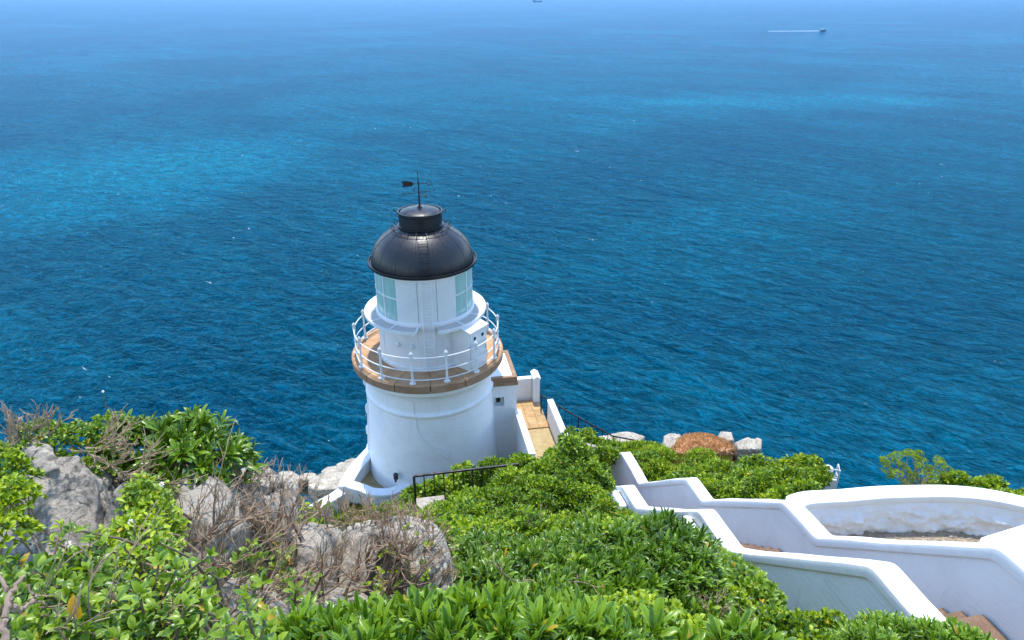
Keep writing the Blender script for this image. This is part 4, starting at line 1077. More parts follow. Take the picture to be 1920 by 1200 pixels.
# ================================================================== ROCKS
def rock(name, label, hulls, mat, back=0.35, vox=0.018, amp=0.03, freq=3.0, group=None, smooth_it=2, zroot=None, drop=0.0):
    bm = bmesh.new()
    for hp in hulls:
        pts = []
        for h in hp:
            x, y, d = h[:3]; bk = h[3] if len(h) > 3 else back
            p_ = PD(x, y, d); pts.append(p_)
            if drop: pts.append(p_ + Vector((0, 0.1, -drop)))
            if bk > 0: pts.append(p_ + Vector((p_.x * 0.05, bk, -bk * 0.95)))
        b2 = bmesh.new()
        for p_ in pts: b2.verts.new(p_)
        r_ = bmesh.ops.convex_hull(b2, input=b2.verts)
        bmesh.ops.delete(b2, geom=[v for v in b2.verts if not v.link_faces], context='VERTS')
        me_ = bpy.data.meshes.new('t'); b2.to_mesh(me_); b2.free(); bm.from_mesh(me_); bpy.data.meshes.remove(me_)
    me = bpy.data.meshes.new(name); bm.to_mesh(me); bm.free()
    ob = bpy.data.objects.new(name, me); COL.objects.link(ob)
    md = ob.modifiers.new('r', 'REMESH'); md.mode = 'VOXEL'; md.voxel_size = vox
    ms_ = ob.modifiers.new('s', 'SMOOTH'); ms_.iterations = smooth_it; ms_.factor = 0.6
    dg = bpy.context.evaluated_depsgraph_get(); dg.update()
    me2 = bpy.data.meshes.new_from_object(ob.evaluated_get(dg))
    bpy.data.objects.remove(ob); bpy.data.meshes.remove(me)
    n_ = len(me2.vertices); co = np.zeros(n_ * 3); me2.vertices.foreach_get('co', co); co = co.reshape(-1, 3)
    no = np.zeros(n_ * 3); me2.vertices.foreach_get('normal', no); no = no.reshape(-1, 3)
    d1 = fbm(co * freq, 5, 0.55); rid = 1 - np.abs(fbm(co * freq * 1.7 + 9.1, 4, 0.5)) * 2
    led = fbm(co * np.array([1, 1, 3.2]) * freq * 0.8 + 31, 3)
    ck = np.exp(-(fbm(co * freq * np.array([0.5, 0.5, 0.9]) + 57.0, 3) / 0.035) ** 2)
    co = co + no * (d1 * amp + (rid - 0.6) * amp * 0.35 + led * amp * 0.5 - ck * amp * 0.75)[:, None]
    lo = co[:, 2].min() if zroot is None else zroot
    org = np.array([co[:, 0].mean(), co[:, 1].mean(), lo])
    me2.vertices.foreach_set('co', (co - org).ravel()); me2.polygons.foreach_set('use_smooth', np.ones(len(me2.polygons), bool)); me2.update()
    me2.materials.clear(); me2.name = name
    o = link(name, me2, mat); o.location = org
    return tag(o, label, 'rock', group)
# foreground granite
rock('boulder', 'pale grey speckled granite boulder with a pointed top on the left', [
    [(40, 832, 2.75, .12), (58, 822, 2.8, .1), (98, 842, 2.75, .12), (60, 900, 2.68, .2), (110, 880, 2.68, .2), (35, 880, 2.72, .2)],
    [(98, 856, 2.76), (145, 852, 2.75), (168, 890, 2.72), (185, 940, 2.70), (188, 1000, 2.66), (60, 900, 2.68), (30, 1000, 2.58), (10, 1060, 2.52), (100, 1075, 2.50), (190, 1060, 2.6), (-10, 1010, 2.62), (90, 960, 2.60)]], M_rock, 0.35, 0.010, 0.03, 5.5, smooth_it=1)
rock('boulder', 'small pale block wedged right of the pointed boulder', [[(196, 935, 2.72), (230, 905, 2.78), (238, 925, 2.78), (236, 1000, 2.72), (190, 1010, 2.66), (190, 1050, 2.62), (236, 1040, 2.68)]], M_rock, 0.25, 0.009, 0.018, 6.5, smooth_it=1)
rock('boulder', 'cream boulder behind bare twigs, left of the dead shrubs', [[(322, 914, 2.92), (345, 890, 2.98), (392, 890, 2.98), (428, 925, 2.92), (440, 990, 2.84), (432, 1060, 2.80), (400, 985, 2.74), (340, 960, 2.74), (300, 1070, 2.72), (285, 1010, 2.80), (296, 950, 2.9), (400, 1080, 2.70)]], M_rock, 0.4, 0.011, 0.035, 5, smooth_it=1)
rock('boulder', 'jagged cream rock crest tangled with the thickest dead stems', [[(438, 900, 3.42), (455, 880, 3.5), (500, 883, 3.5), (525, 905, 3.45), (534, 960, 3.38), (530, 1060, 3.3), (480, 940, 3.28), (440, 1060, 3.22), (436, 960, 3.35), (500, 1070, 3.22)]], M_rock, 0.4, 0.012, 0.042, 4.5, smooth_it=1)
rock('boulder', 'low rounded cream boulder between the jagged crest and the cleft boulder', [[(546, 1000, 3.42), (570, 982, 3.48), (606, 985, 3.48), (624, 1010, 3.42), (628, 1100, 3.3), (600, 1020, 3.25), (560, 1025, 3.25), (548, 1100, 3.2), (590, 1120, 3.15)]], M_rock, 0.4, 0.012, 0.034, 5, smooth_it=1)
rock('boulder', 'large rounded grey boulder with a shadowed cleft beside the green slope', [
    [(640, 1000, 3.55), (650, 986, 3.62), (690, 977, 3.6), (735, 970, 3.6), (660, 1010, 3.42), (662, 1140, 3.3), (640, 1140, 3.3), (680, 1010, 3.46)],
    [(700, 976, 3.6), (740, 966, 3.6), (790, 975, 3.6), (818, 1003, 3.56), (832, 1050, 3.48), (842, 1120, 3.42), (834, 1160, 3.38), (790, 1160, 3.30), (778, 1015, 3.40), (745, 1000, 3.44), (700, 1000, 3.48)],
    [(668, 1006, 3.6), (784, 1010, 3.58), (790, 1160, 3.44), (660, 1160, 3.42), (700, 1012, 3.56)]], M_rock, 0.5, 0.012, 0.032, 4.5, smooth_it=1)
rock('boulder', 'half buried rock slab under the twigs at the bottom', [[(350, 1090, 2.75), (430, 1070, 2.85), (500, 1100, 2.85), (540, 1180, 2.6), (430, 1200, 2.45), (330, 1160, 2.5), (420, 1120, 2.6)]], M_rock, 0.3, 0.011, 0.03, 5, smooth_it=1)
rock('boulder', 'low broken rock between the twigs and the glossy shrub', [[(560, 1118, 3.0), (630, 1112, 3.05), (690, 1140, 3.0), (690, 1200, 2.8), (570, 1210, 2.7), (620, 1150, 2.85)]], M_rock, 0.25, 0.011, 0.03, 5, smooth_it=1)
# rocks left of the tower foot
far_l = [('long flat tan rock ledge against the curved wall', [(632, 871, 28.6), (660, 860, 28.8), (695, 857, 28.8), (700, 880, 28.0), (640, 900, 27.4), (625, 885, 28)]),
 ('rounded tan shore rock nearest the water left of the wall', [(602, 884, 28.8), (612, 875, 29), (640, 872, 28.8), (650, 885, 28.3), (604, 888, 28.4)]),
 ('broad tan rock below the ledge, left of the curved wall', [(580, 900, 27.5), (600, 888, 27.9), (640, 884, 27.8), (662, 885, 27.6), (650, 915, 26.5), (590, 918, 26.3), (578, 912, 26.6)]),
 ('low pale rock hump at the water line between twigs and ledge', [(560, 893, 28.2), (575, 886, 28.4), (592, 888, 28.3), (594, 897, 27.8), (562, 900, 27.6)]),
 ('grey dome rock at the left end of the shore rocks', [(512, 895, 27.4), (528, 882, 27.7), (548, 884, 27.7), (562, 896, 27.4), (556, 915, 26.6), (515, 915, 26.5)])]
for lab, pts in far_l: rock('shore_rock', lab, [pts], M_rockfar, 1.3, 0.055, 0.09, 1.3, 'shore rocks left of the tower', drop=0.8)
# rocks on the right
far_r = [('smooth pale rock back beyond the sloping black railing', [(1118, 818, 29), (1150, 812, 29.2), (1178, 808, 29.3), (1208, 818, 29.2), (1200, 832, 28.5), (1120, 830, 28.4)]),
 ('pale blocky rock at the left end of the dry brown mound', [(1245, 818, 28), (1256, 812, 28.2), (1275, 813, 28.2), (1290, 832, 27.5), (1248, 842, 27), (1244, 830, 27.4)]),
 ('square pale rock on top right of the dry brown mound', [(1347, 816, 28.3), (1352, 808, 28.5), (1372, 810, 28.5), (1376, 824, 28), (1350, 826, 27.8)]),
 ('pale wedge rock right of the dry brown mound', [(1378, 830, 27.6), (1400, 820, 27.8), (1416, 824, 27.7), (1420, 842, 27), (1385, 842, 27)]),
 ('small upright rock at the far right of the cliff rocks', [(1413, 824, 27.8), (1420, 820, 27.9), (1428, 824, 27.8), (1427, 842, 27.2), (1414, 842, 27.2)]),
 ('sloping pale rock between grass and the dry mound', [(1228, 830, 28), (1245, 835, 27.8), (1258, 846, 27.2), (1240, 848, 27.2)]),
 ('small white stone showing through the leaves above the stair', [(1085, 832, 19.6), (1100, 828, 19.7), (1118, 832, 19.6), (1112, 842, 19.2), (1090, 840, 19.2)])]
for lab, pts in far_r: rock('cliff_rock', lab, [pts], M_rockfar, 1.2 if '19' not in str(pts[0][2]) else 0.3, 0.045, 0.06, 1.6, 'cliff rocks beyond the bushes', drop=(1.3 if pts[0][2] > 24 else 0.2))
# dry brown mound
pts = [(1268, 834, 27.6), (1280, 822, 28), (1300, 816, 28.2), (1328, 817, 28.2), (1358, 829, 27.8), (1372, 842, 27.2), (1320, 850, 26.6), (1262, 848, 26.7)]
dm_o = rock('dry_mound', 'reddish brown mound of dead brush on the cliff edge', [pts], M_dry, 1.4, 0.05, 0.12, 3.0, drop=1.2)
dm_o['category'] = 'dead brush'

# ================================================================== VEGETATION
def template(kind, w):
    if kind == 'A':
        st = [(0.0, 0.12, 0.0), (0.30, 0.58, 0.030), (0.64, 1.0, 0.035), (0.88, 0.82, 0.0), (1.0, 0.22, -0.05)]
        if w > 0.5: st = [(0.0, 0.05, 0.0), (0.22, 0.78, 0.03), (0.52, 1.0, 0.04), (0.82, 0.66, 0.01), (1.0, 0.04, -0.05)]
        V = []; at = []
        for t, hw, z in st:
            V += [(-hw * w / 2, t, z + 0.22 * hw * w), (0, t, z), (hw * w / 2, t, z + 0.22 * hw * w)]; at += [1, 0, 1]
        F = []
        for i in range(4): F += [(i * 3, i * 3 + 1, i * 3 + 4, i * 3 + 3), (i * 3 + 1, i * 3 + 2, i * 3 + 5, i * 3 + 4)]
        return np.array(V), np.array(F), np.array(at, float)
    V = [(0, 0, 0), (-w * 0.42, 0.40, 0.08 * 1), (-w * 0.40, 0.78, 0.06), (0, 1, -0.04), (w * 0.40, 0.78, 0.06), (w * 0.42, 0.40, 0.08)]
    return np.array(V), np.array([(0, 3, 2, 1), (0, 5, 4, 3)]), np.array([0, .8, .8, .2, .8, .8])
def unit(a): return a / np.maximum(np.linalg.norm(a, axis=-1, keepdims=True), 1e-9)
class Leaves:
    def __init__(s): s.O = []; s.D = []; s.Nn = []; s.S = []
    def add(s, O, D, Nn, S):
        s.O.append(np.atleast_2d(O)); s.D.append(np.atleast_2d(D)); s.Nn.append(np.atleast_2d(Nn)); s.S.append(np.atleast_1d(S))
    def cat(s):
        O = np.concatenate(s.O); D = unit(np.concatenate(s.D)); Nn = np.concatenate(s.Nn); S = np.concatenate(s.S)
        Nn = unit(Nn - (Nn * D).sum(1, keepdims=True) * D); W = np.cross(D, Nn)
        return O, D, Nn, W, S
    def rosettes(s, P, A, m, length, spread=(0.35, 1.25), var=0.25):
        n = len(P); A = unit(A)
        ref = np.where(np.abs(A[:, 2:3]) < 0.9, np.array([[0, 0, 1.0]]), np.array([[1.0, 0, 0]]))
        U = unit(np.cross(ref, A)); Vv = np.cross(A, U); ph = rng.uniform(0, 6.28, n)
        for k in range(m):
            az = ph + k * 2.39996 + rng.normal(0, 0.15, n)
            tl = spread[0] + (spread[1] - spread[0]) * ((k + 0.5) / m) + rng.normal(0, 0.12, n)
            rd = U * np.cos(az)[:, None] + Vv * np.sin(az)[:, None]
            D = A * np.cos(tl)[:, None] + rd * np.sin(tl)[:, None]
            Nn = A * np.sin(tl)[:, None] - rd * np.cos(tl)[:, None]
            Nn = Nn + rng.normal(0, 0.18, (n, 3))
            s.add(P + D * 0.08 * length, D, Nn, length * (1 - 0.25 * (k < m * 0.3)) * rng.uniform(1 - var, 1 + var, n))
    def build(s, parent, mat, kind, w, individual=0, single_name='leaf', keep=None, fol_name='foliage'):
        O, D, Nn, W, S = s.cat(); n = len(O)
        tV, tF, tA = template(kind, w)
        pick = np.zeros(n, bool)
        if individual > 0:
            dist = np.linalg.norm(O, axis=1); view = -O / dist[:, None]
            face = np.abs((Nn * view).sum(1)); pr = ray_screen(O + D * S[:, None] * 0.5)
            inside = (pr[:, 0] > 5) & (pr[:, 0] < 1915) & (pr[:, 1] > 5) & (pr[:, 1] < 1195)
            score = S / dist * (0.3 + face) + inside * 10 + (s.front(O) if hasattr(s, 'front') else 0)
            pick[np.argsort(-score)[:individual]] = True
        off = np.array(root_of(parent).location)
        if pick.any():
            me = bpy.data.meshes.new(single_name); a_, b_, c_ = template('A', w)
            me.from_pydata([tuple(q) for q in a_], [], [tuple(int(i) for i in f) for f in b_])
            at = me.attributes.new('across', 'FLOAT', 'POINT'); at.data.foreach_set('value', c_.astype(np.float32))
            for p_ in me.polygons: p_.use_smooth = True
            me.materials.append(mat)
            for i in np.nonzero(pick)[0]:
                o = bpy.data.objects.new(single_name, me); COL.objects.link(o); o.parent = parent
                w_, d_, n_ = W[i] * S[i], D[i] * S[i], Nn[i] * S[i]; q = O[i] - off
                o.matrix_basis = Matrix(((w_[0], d_[0], n_[0], q[0]), (w_[1], d_[1], n_[1], q[1]), (w_[2], d_[2], n_[2], q[2]), (0, 0, 0, 1)))
        r_ = ~pick
        if r_.any():
            O, D, Nn, W, S = O[r_], D[r_], Nn[r_], W[r_], S[r_]; n = len(O); m = len(tV)
            bend = rng.uniform(0.3, 2.2, n)
            T = np.repeat(tV[None], n, 0).copy(); T[:, :, 2] *= bend[:, None]
            V = O[:, None] + S[:, None, None] * (T[:, :, 0:1] * W[:, None] + T[:, :, 1:2] * D[:, None] + T[:, :, 2:3] * Nn[:, None])
            F = tF[None] + (np.arange(n) * m)[:, None, None]
            o = npmesh(fol_name, V.reshape(-1, 3), F.reshape(-1, 4), mat, parent, smooth=True, attr=np.tile(tA, n))
            o['kind'] = 'stuff'
        return n
def ray_screen(P):
    x = P[:, 0]; fwd = P[:, 1] * cT - P[:, 2] * sT; up = P[:, 1] * sT + P[:, 2] * cT
    return np.stack([960 + FPX * x / np.maximum(fwd, 1e-3), 600 - FPX * up / np.maximum(fwd, 1e-3)], 1)

ALLBLOBS = []
TOTAL = [0]
def blob_points(bl, n, shell=(0.78, 1.02), low=-0.15, lump=0.22, lf=2.6):
    """points and normals on a lumpy half dome; bl=(cx,cy,cz,rx,ry,h)"""
    cx, cy, cz, rx, ry, h = bl
    d = rng.normal(0, 1, (int(n * 2.4) + 40, 3)); d = unit(d); d = d[d[:, 2] > low][:n]
    f = rng.uniform(shell[0], shell[1], len(d)) * (1 + lump * fbm(d * lf + np.array([cx * 1.7, cy * 1.3, 0]), 3))
    X = cx + d[:, 0] * rx * f; Y = cy + d[:, 1] * ry * f
    g0 = ground(np.array([cx]), np.array([cy]), False)[0]
    slope = ground(X, Y, False) - g0
    cz_ = g0 if cz is None else cz
    Z = cz_ + slope * 0.85 + d[:, 2] * h * f
    Nn = unit(np.stack([d[:, 0] / rx, d[:, 1] / ry, d[:, 2] / h], 1))
    return np.stack([X, Y, Z], 1), Nn
def buried(P, me_idx, blobs, lim=0.72):
    out = np.zeros(len(P), bool)
    gp = ground(P[:, 0], P[:, 1], False)
    for i, (cx, cy, cz, rx, ry, h) in enumerate(blobs):
        if i == me_idx: continue
        g0 = ground(np.array([cx]), np.array([cy]), False)[0]; cz_ = g0 if cz is None else cz
        sl = gp - g0
        q = ((P[:, 0] - cx) / rx) ** 2 + ((P[:, 1] - cy) / ry) ** 2 + ((P[:, 2] - cz_ - sl * 0.85) / h) ** 2
        out |= q < lim
    return out
def bush(name, label, blobs, mat, length, w, m, cover=3.0, kind='B', individual=0, spread=(0.35, 1.25), upmix=0.5, group=None, cat='bush', stems=6, shell=(0.78, 1.02), lump=0.22, low=-0.15, lf=2.6, knobs=0, second=None):
    cx, cy, cz = blobs[0][:3]
    base = gz(cx, cy) if cz is None else cz
    root = thing(name, (cx, cy, base), label, cat, group)
    L = Leaves(); L2 = Leaves(); sm = MB()
    if knobs:
        extra = []
        for (bx, by, bz, a, b, h) in blobs:
            if bz is None: bz = gz(bx, by)
            g0 = ground([bx], [by], False)[0]
            for k in range(knobs):
                d = rng.normal(0, 1, 3); d[2] = abs(d[2]); d[1] -= 0.5; d /= np.linalg.norm(d)
                qx, qy = bx + d[0] * a * 0.9, by + d[1] * b * 0.9
                f_ = rng.uniform(0.26, 0.42)
                extra.append((qx, qy, bz + (ground([qx], [qy], False)[0] - g0) * 0.85 + d[2] * h * 0.9, a * f_, b * f_, max(h, 0.7 * a) * f_ * 1.05))
        blobs = [(x, y, z, a * .84, b * .84, h * .80) for x, y, z, a, b, h in blobs] + extra
        stems = 2; low = -0.6; shell = (0.62, 1.03)
    for bi, bl in enumerate(blobs):
        a, b, h = bl[3], bl[4], bl[5]
        area = 2 * math.pi * (((a * b) ** 1.6 + (a * h) ** 1.6 + (b * h) ** 1.6) / 3) ** (1 / 1.6) * 1.1
        n = int(area * cover / (m * length * length * w * 0.62))
        P, Nn = blob_points(bl, n, shell, low, lump, lf)
        keep = ~buried(P, bi, blobs)
        P, Nn = P[keep], Nn[keep]
        A = unit(Nn * (1 - upmix) + np.array([[0, -0.05, 1.0]]) * upmix + rng.normal(0, 0.22, P.shape))
        if second and len(P):
            msk = fbm(P * (0.9 / max(length * 9, .3)) + 5.3, 3) + rng.normal(0, .08, len(P)) > 0.20
            if msk.any(): L2.rosettes(P[msk], A[msk], max(5, m - 2), second[1], (0.4, 1.3), 0.4)
            P, A = P[~msk], A[~msk]
        if len(P): L.rosettes(P, A, m, length, spread, 0.4)
        for k in range(stems if len(P) else 0):
            q = P[rng.integers(len(P))]; s_ = np.array([bl[0], bl[1], (gz(bl[0], bl[1]) if bl[2] is None else bl[2]) - 0.1])
            s_[:2] += rng.normal(0, 0.05, 2)
            mid = (q + s_) / 2 + np.array([0, 0, 0.1 * h]) + rng.normal(0, 0.06 * h, 3)
            rr_ = length * 0.12
            sm.tube([s_, mid, q], [rr_ * 1.6, rr_, rr_ * 0.5], 5)
    if stems: sm.build('branches', M_stem, root, smooth=True)
    TOTAL[0] += L.build(root, mat, kind, w, individual)
    if L2.O: TOTAL[0] += L2.build(root, second[0], kind, second[2], 0, fol_name='mixed_foliage')
    return root
def B(x, y, d, r, ry=None, h=None, sink=0.6):
    """dome whose top sits at pixel (x,y), depth d"""
    p_ = PD(x, y, d); h = h or r
    return (p_.x, p_.y, p_.z - h * 0.95, r, ry or r, h)

# dry stems standing out of the brown mound
mv = dm_o.data; n_ = len(mv.vertices); co = np.zeros(n_ * 3); mv.vertices.foreach_get('co', co); co = co.reshape(-1, 3) + np.array(dm_o.location)
no = np.zeros(n_ * 3); mv.vertices.foreach_get('normal', no); no = no.reshape(-1, 3)
up_i = np.nonzero(no[:, 2] > -0.1)[0]; sel = rng.choice(up_i, min(len(up_i), 2600), replace=False)
L = Leaves(); L.rosettes(co[sel], unit(no[sel] + np.array([[0, 0, .8]]) + rng.normal(0, .3, (len(sel), 3))), 5, 0.13, (0.1, 1.0), 0.4)
L.build(dm_o, M_dryleaf, 'B', 0.12, fol_name='dry_stems')
# --- middle slope
SLOPE = 'bushes on the slope below the viewpoint'
bush('pittosporum_bush', 'dark glossy long-leaved bush at the right shoulder of the slope, touching the stair wall', [B(1250, 990, 4.35, .36, .45, .42), B(1165, 1000, 4.2, .40, .5, .42), B(1270, 1040, 3.95, .30, .36, .45), B(1190, 1075, 3.75, .36, .38, .42), B(1105, 1045, 3.85, .34, .4, .4)], M_pitd, 0.070, 0.19, 13, 3.8, 'A', 300, (0.3, 1.1), 0.65, group=SLOPE, second=(M_fine, 0.05, 0.4))
bush('pittosporum_bush', 'dark glossy bush in the middle of the slope with bare twigs showing', [B(1040, 1035, 4.0, .36, .45, .36), B(965, 1075, 3.7, .36, .4, .34), B(1060, 1100, 3.4, .32, .36, .34), B(940, 1030, 4.3, .34, .45, .34)], M_pitd, 0.066, 0.19, 12, 3.6, 'A', 300, (0.3, 1.1), 0.65, group=SLOPE, second=(M_fine, 0.05, 0.4))
bush('fine_leaved_bush', 'bright fine-leaved mound beside the rounded boulder', [B(880, 1000, 6.0, .5, .7, .4), B(865, 1050, 5.2, .42, .5, .4), B(905, 1090, 4.3, .36, .45, .34), B(945, 975, 6.4, .5, .7, .4)], M_fine, 0.042, 0.38, 8, 2.9, 'B', 200, group=SLOPE, lump=0.35, knobs=9, second=(M_lime, 0.055, 0.5))
bush('fine_leaved_bush', 'dense green mound below the near black railing', [B(900, 930, 10.0, .8, 1.1, .6), B(858, 965, 8.4, .6, .9, .6), B(960, 935, 9.5, .8, 1.0, .6)], M_fine, 0.055, 0.38, 8, 3.0, 'B', 0, group=SLOPE, lump=0.35, knobs=10, second=(M_lime, 0.072, 0.5))
bush('fine_leaved_bush', 'sunlit yellow-green mound in the middle of the slope', [B(1010, 968, 7.2, .6, .9, .45), B(1075, 962, 7.6, .6, .8, .5), B(1130, 975, 6.6, .5, .7, .4)], M_lime, 0.046, 0.38, 8, 3.0, 'B', 0, group=SLOPE, lump=0.35, knobs=9, second=(M_fine, 0.057, 0.5))
bush('round_crowned_bush', 'tall round-crowned dark bush hiding the foot of the white stairs', [B(1068, 850, 12.2, .75, .85, .9), B(1030, 880, 11.6, .7, .8, .7), B(1092, 878, 11.9, .5, .7, .75), B(1070, 915, 11.0, .7, .7, .7), B(1015, 912, 11.0, .7, .7, .6)], M_fine, 0.060, 0.40, 8, 3.2, 'B', 0, group=SLOPE, lump=0.4, knobs=10, second=(M_lime, 0.078, 0.5))
bush('fine_leaved_bush', 'bright mound between the round-crowned bush and the railing end', [B(985, 893, 12.6, .8, 1.0, .6), B(945, 918, 11.6, .7, .9, .5)], M_fine, 0.060, 0.40, 8, 3.0, 'B', 0, group=SLOPE, lump=0.35, knobs=10, second=(M_lime, 0.078, 0.5))
bush('fine_leaved_bush', 'dark bush behind the black railing against the tower foot', [B(900, 876, 18.6, .9, .9, .8), B(850, 897, 18.3, .8, .9, .8), B(805, 915, 18.0, .7, .8, .7), B(940, 866, 18.8, .8, .9, .7), B(985, 866, 18.6, .8, .9, .6)], M_fine, 0.085, 0.42, 8, 2.6, 'B', 0, group=SLOPE, lump=0.35, knobs=6, second=(M_lime, 0.111, 0.5))
bush('fine_leaved_bush', 'green bush left of the railing post under the tower', [B(748, 935, 17.5, .5, .7, .5), B(715, 948, 16.6, .5, .7, .5), B(768, 955, 15.8, .4, .5, .4)], M_fine, 0.075, 0.42, 8, 2.6, 'B', 0, group=SLOPE, lump=0.35, knobs=6, second=(M_lime, 0.098, 0.5))
bush('low_shrub', 'low mixed shrub hugging the outer stair wall halfway down', [B(1150, 950, 9.6, .5, .8, .45), B(1180, 985, 8.0, .4, .6, .4)], M_lime, 0.052, 0.40, 8, 2.8, 'B', 0, group=SLOPE, knobs=6, second=(M_fine, 0.065, 0.5))
bush('umbrella_leaved_bush', 'bright crinkly-leaved bush below the shade-tinted wall face', [B(1362, 1090, 5.2, .42, .5, .42), B(1395, 1135, 4.6, .38, .42, .38), B(1330, 1135, 4.3, .34, .36, .36), B(1440, 1172, 4.3, .34, .34, .34), B(1290, 1160, 3.7, .3, .3, .34)], M_lime, 0.034, 0.46, 8, 2.8, 'B', 200, group=SLOPE, lump=0.4, knobs=9, second=(M_fine, 0.043, 0.5))
bush('umbrella_leaved_bush', 'low bright hedge-like bush at the bottom of the shade-tinted wall', [B(1530, 1168, 5.2, .36, .36, .36), B(1590, 1170, 5.2, .34, .34, .34), B(1480, 1182, 4.7, .34, .34, .34), B(1620, 1190, 4.7, .34, .34, .34)], M_lime, 0.036, 0.46, 8, 2.8, 'B', 200, group=SLOPE, lump=0.4, knobs=8, second=(M_fine, 0.045, 0.5))
bush('pittosporum_bush', 'spiky green bush at the bottom right in front of the steps', [B(1680, 1172, 4.8, .32, .32, .32), B(1740, 1184, 4.7, .3, .3, .3), B(1790, 1198, 4.6, .26, .3, .3), B(1640, 1194, 4.4, .28, .3, .3), B(1850, 1212, 4.6, .26, .3, .3)], M_pit, 0.070, 0.20, 11, 3.2, 'A', 300, group=SLOPE)
bush('leafy_shrub', 'green leafy shrub climbing the corner of the shade-tinted wall', [B(1370, 1055, 6.0, .34, .5, .42), B(1405, 1080, 5.6, .3, .4, .42), B(1330, 1030, 6.4, .4, .5, .4)], M_round, 0.062, 0.5, 6, 2.6, 'A', 200, group=SLOPE)
bush('leafy_shrub', 'broad-leaved green shrub in the dip right of the glossy hedge', [B(1130, 1140, 2.9, .24, .25, .22), B(1200, 1130, 3.1, .28, .3, .24), B(1250, 1165, 2.9, .25, .25, .22), B(1180, 1175, 2.6, .22, .2, .2)], M_lime, 0.034, 0.5, 7, 2.8, 'A', 300, group=SLOPE)
# --- beyond the stairs
SEAW = 'bushes between the stairs and the cliff'
bush('cliff_bush', 'wide bright green bush mass beyond the white stairs', [B(1335, 858, 19.5, 1.4, 1.4, 1.0), B(1415, 864, 18.6, 1.2, 1.3, .95), B(1265, 876, 20.5, 1.15, 1.3, 1.0), B(1385, 892, 16.6, .95, 1.2, 1.0), B(1300, 890, 19.2, 1.0, 1.3, .9), B(1345, 900, 17.2, .8, 1.1, .8)], M_lime, 0.078, 0.42, 8, 2.7, 'B', 0, group=SEAW, lump=0.35, knobs=9, second=(M_fine, 0.098, 0.5))
bush('cliff_bush', 'rounded green bush at the right end, beside the metal platform', [B(1462, 866, 17.6, .95, 1.2, .9), B(1482, 893, 16.0, .72, 1.0, .85), B(1430, 900, 15.4, .7, 1.0, .8), B(1478, 916, 14.6, .55, .8, .5)], M_fine, 0.072, 0.42, 8, 2.7, 'B', 0, group=SEAW, lump=0.35, knobs=9, second=(M_lime, 0.094, 0.5))
bush('cliff_bush', 'low green bush between the entrance and the white stairs', [B(1125, 838, 22.4, .9, 1.2, .5), B(1080, 818, 23.2, .8, .9, .5), B(1195, 855, 22.4, .8, 1.1, .5), B(1060, 842, 20.2, .7, .8, .5)], M_fine, 0.095, 0.42, 8, 2.5, 'B', 0, group=SEAW, lump=0.3, knobs=6, second=(M_lime, 0.124, 0.5))
bush('cliff_bush', 'small grassy green bush in front of the smooth pale rock', [B(1205, 830, 26.5, .9, .9, .4), B(1228, 840, 25.5, .8, .8, .4)], M_lime, 0.11, 0.3, 8, 2.4, 'B', 0, group=SEAW)
bush('wall_top_bush', 'dark green bush behind the right end of the curved wall', [B(1810, 898, 13.4, .5, .6, .4), B(1860, 906, 13.3, .5, .6, .4), B(1900, 920, 13.2, .45, .6, .4), B(1770, 908, 13.4, .36, .5, .35)], M_fine, 0.060, 0.34, 8, 2.8, 'B', 0, group=SEAW, knobs=6, second=(M_lime, 0.078, 0.5))
# umbel plant
ub = PD(1722, 905, 13.2)
up_ = thing('umbel_plant', ub - Vector((0, 0, 0.35)), 'feathery yellow-green umbel plant standing up behind the curved wall', 'plant')
L = Leaves(); sm = MB()
heads = [(1657, 861), (1662, 880), (1668, 892), (1673, 857), (1684, 853), (1700, 851), (1705, 848), (1724, 850), (1728, 862), (1680, 866), (1741, 876), (1760, 862), (1764, 870), (1775, 879), (1770, 890), (1718, 858), (1700, 882), (1683, 888), (1735, 884), (1750, 892), (1712, 890), (1692, 872), (1752, 880), (1722, 872), (1660, 868)]
for x, y in heads:
    tp = PD(x, y, 13.2 + random.uniform(-0.35, 0.35)); b_ = ub + Vector((random.uniform(-.15, .15), random.uniform(-.1, .1), -0.3))
    mid = b_.lerp(tp, 0.5) + Vector((0, 0, 0.06)); sm.tube([b_, mid, tp], [0.011, 0.008, 0.005], 5)
    n = 40; d = unit(rng.normal(0, 1, (n, 3)) * np.array([1, 1, .5]) + np.array([0, 0, .55])); rr_ = 0.085 * random.uniform(.75, 1.2)
    P = np.array(tp)[None] + d * np.array([rr_, rr_, rr_ * .4]) * rng.uniform(.6, 1, (n, 1))
    L.rosettes(P, d, 4, 0.038, (0.4, 1.3))
    n = 3; t = rng.uniform(.25, .7, n); P = np.array(b_)[None] * (1 - t[:, None]) + np.array(tp)[None] * t[:, None] + rng.normal(0, .03, (n, 3))
    L.rosettes(P, rng.normal(0, 1, (n, 3)) + np.array([0, 0, .6]), 4, 0.06, (0.4, 1.3))
sm.build('stems', M_stem, up_, smooth=True); L.build(up_, M_umbel, 'B', 0.45)

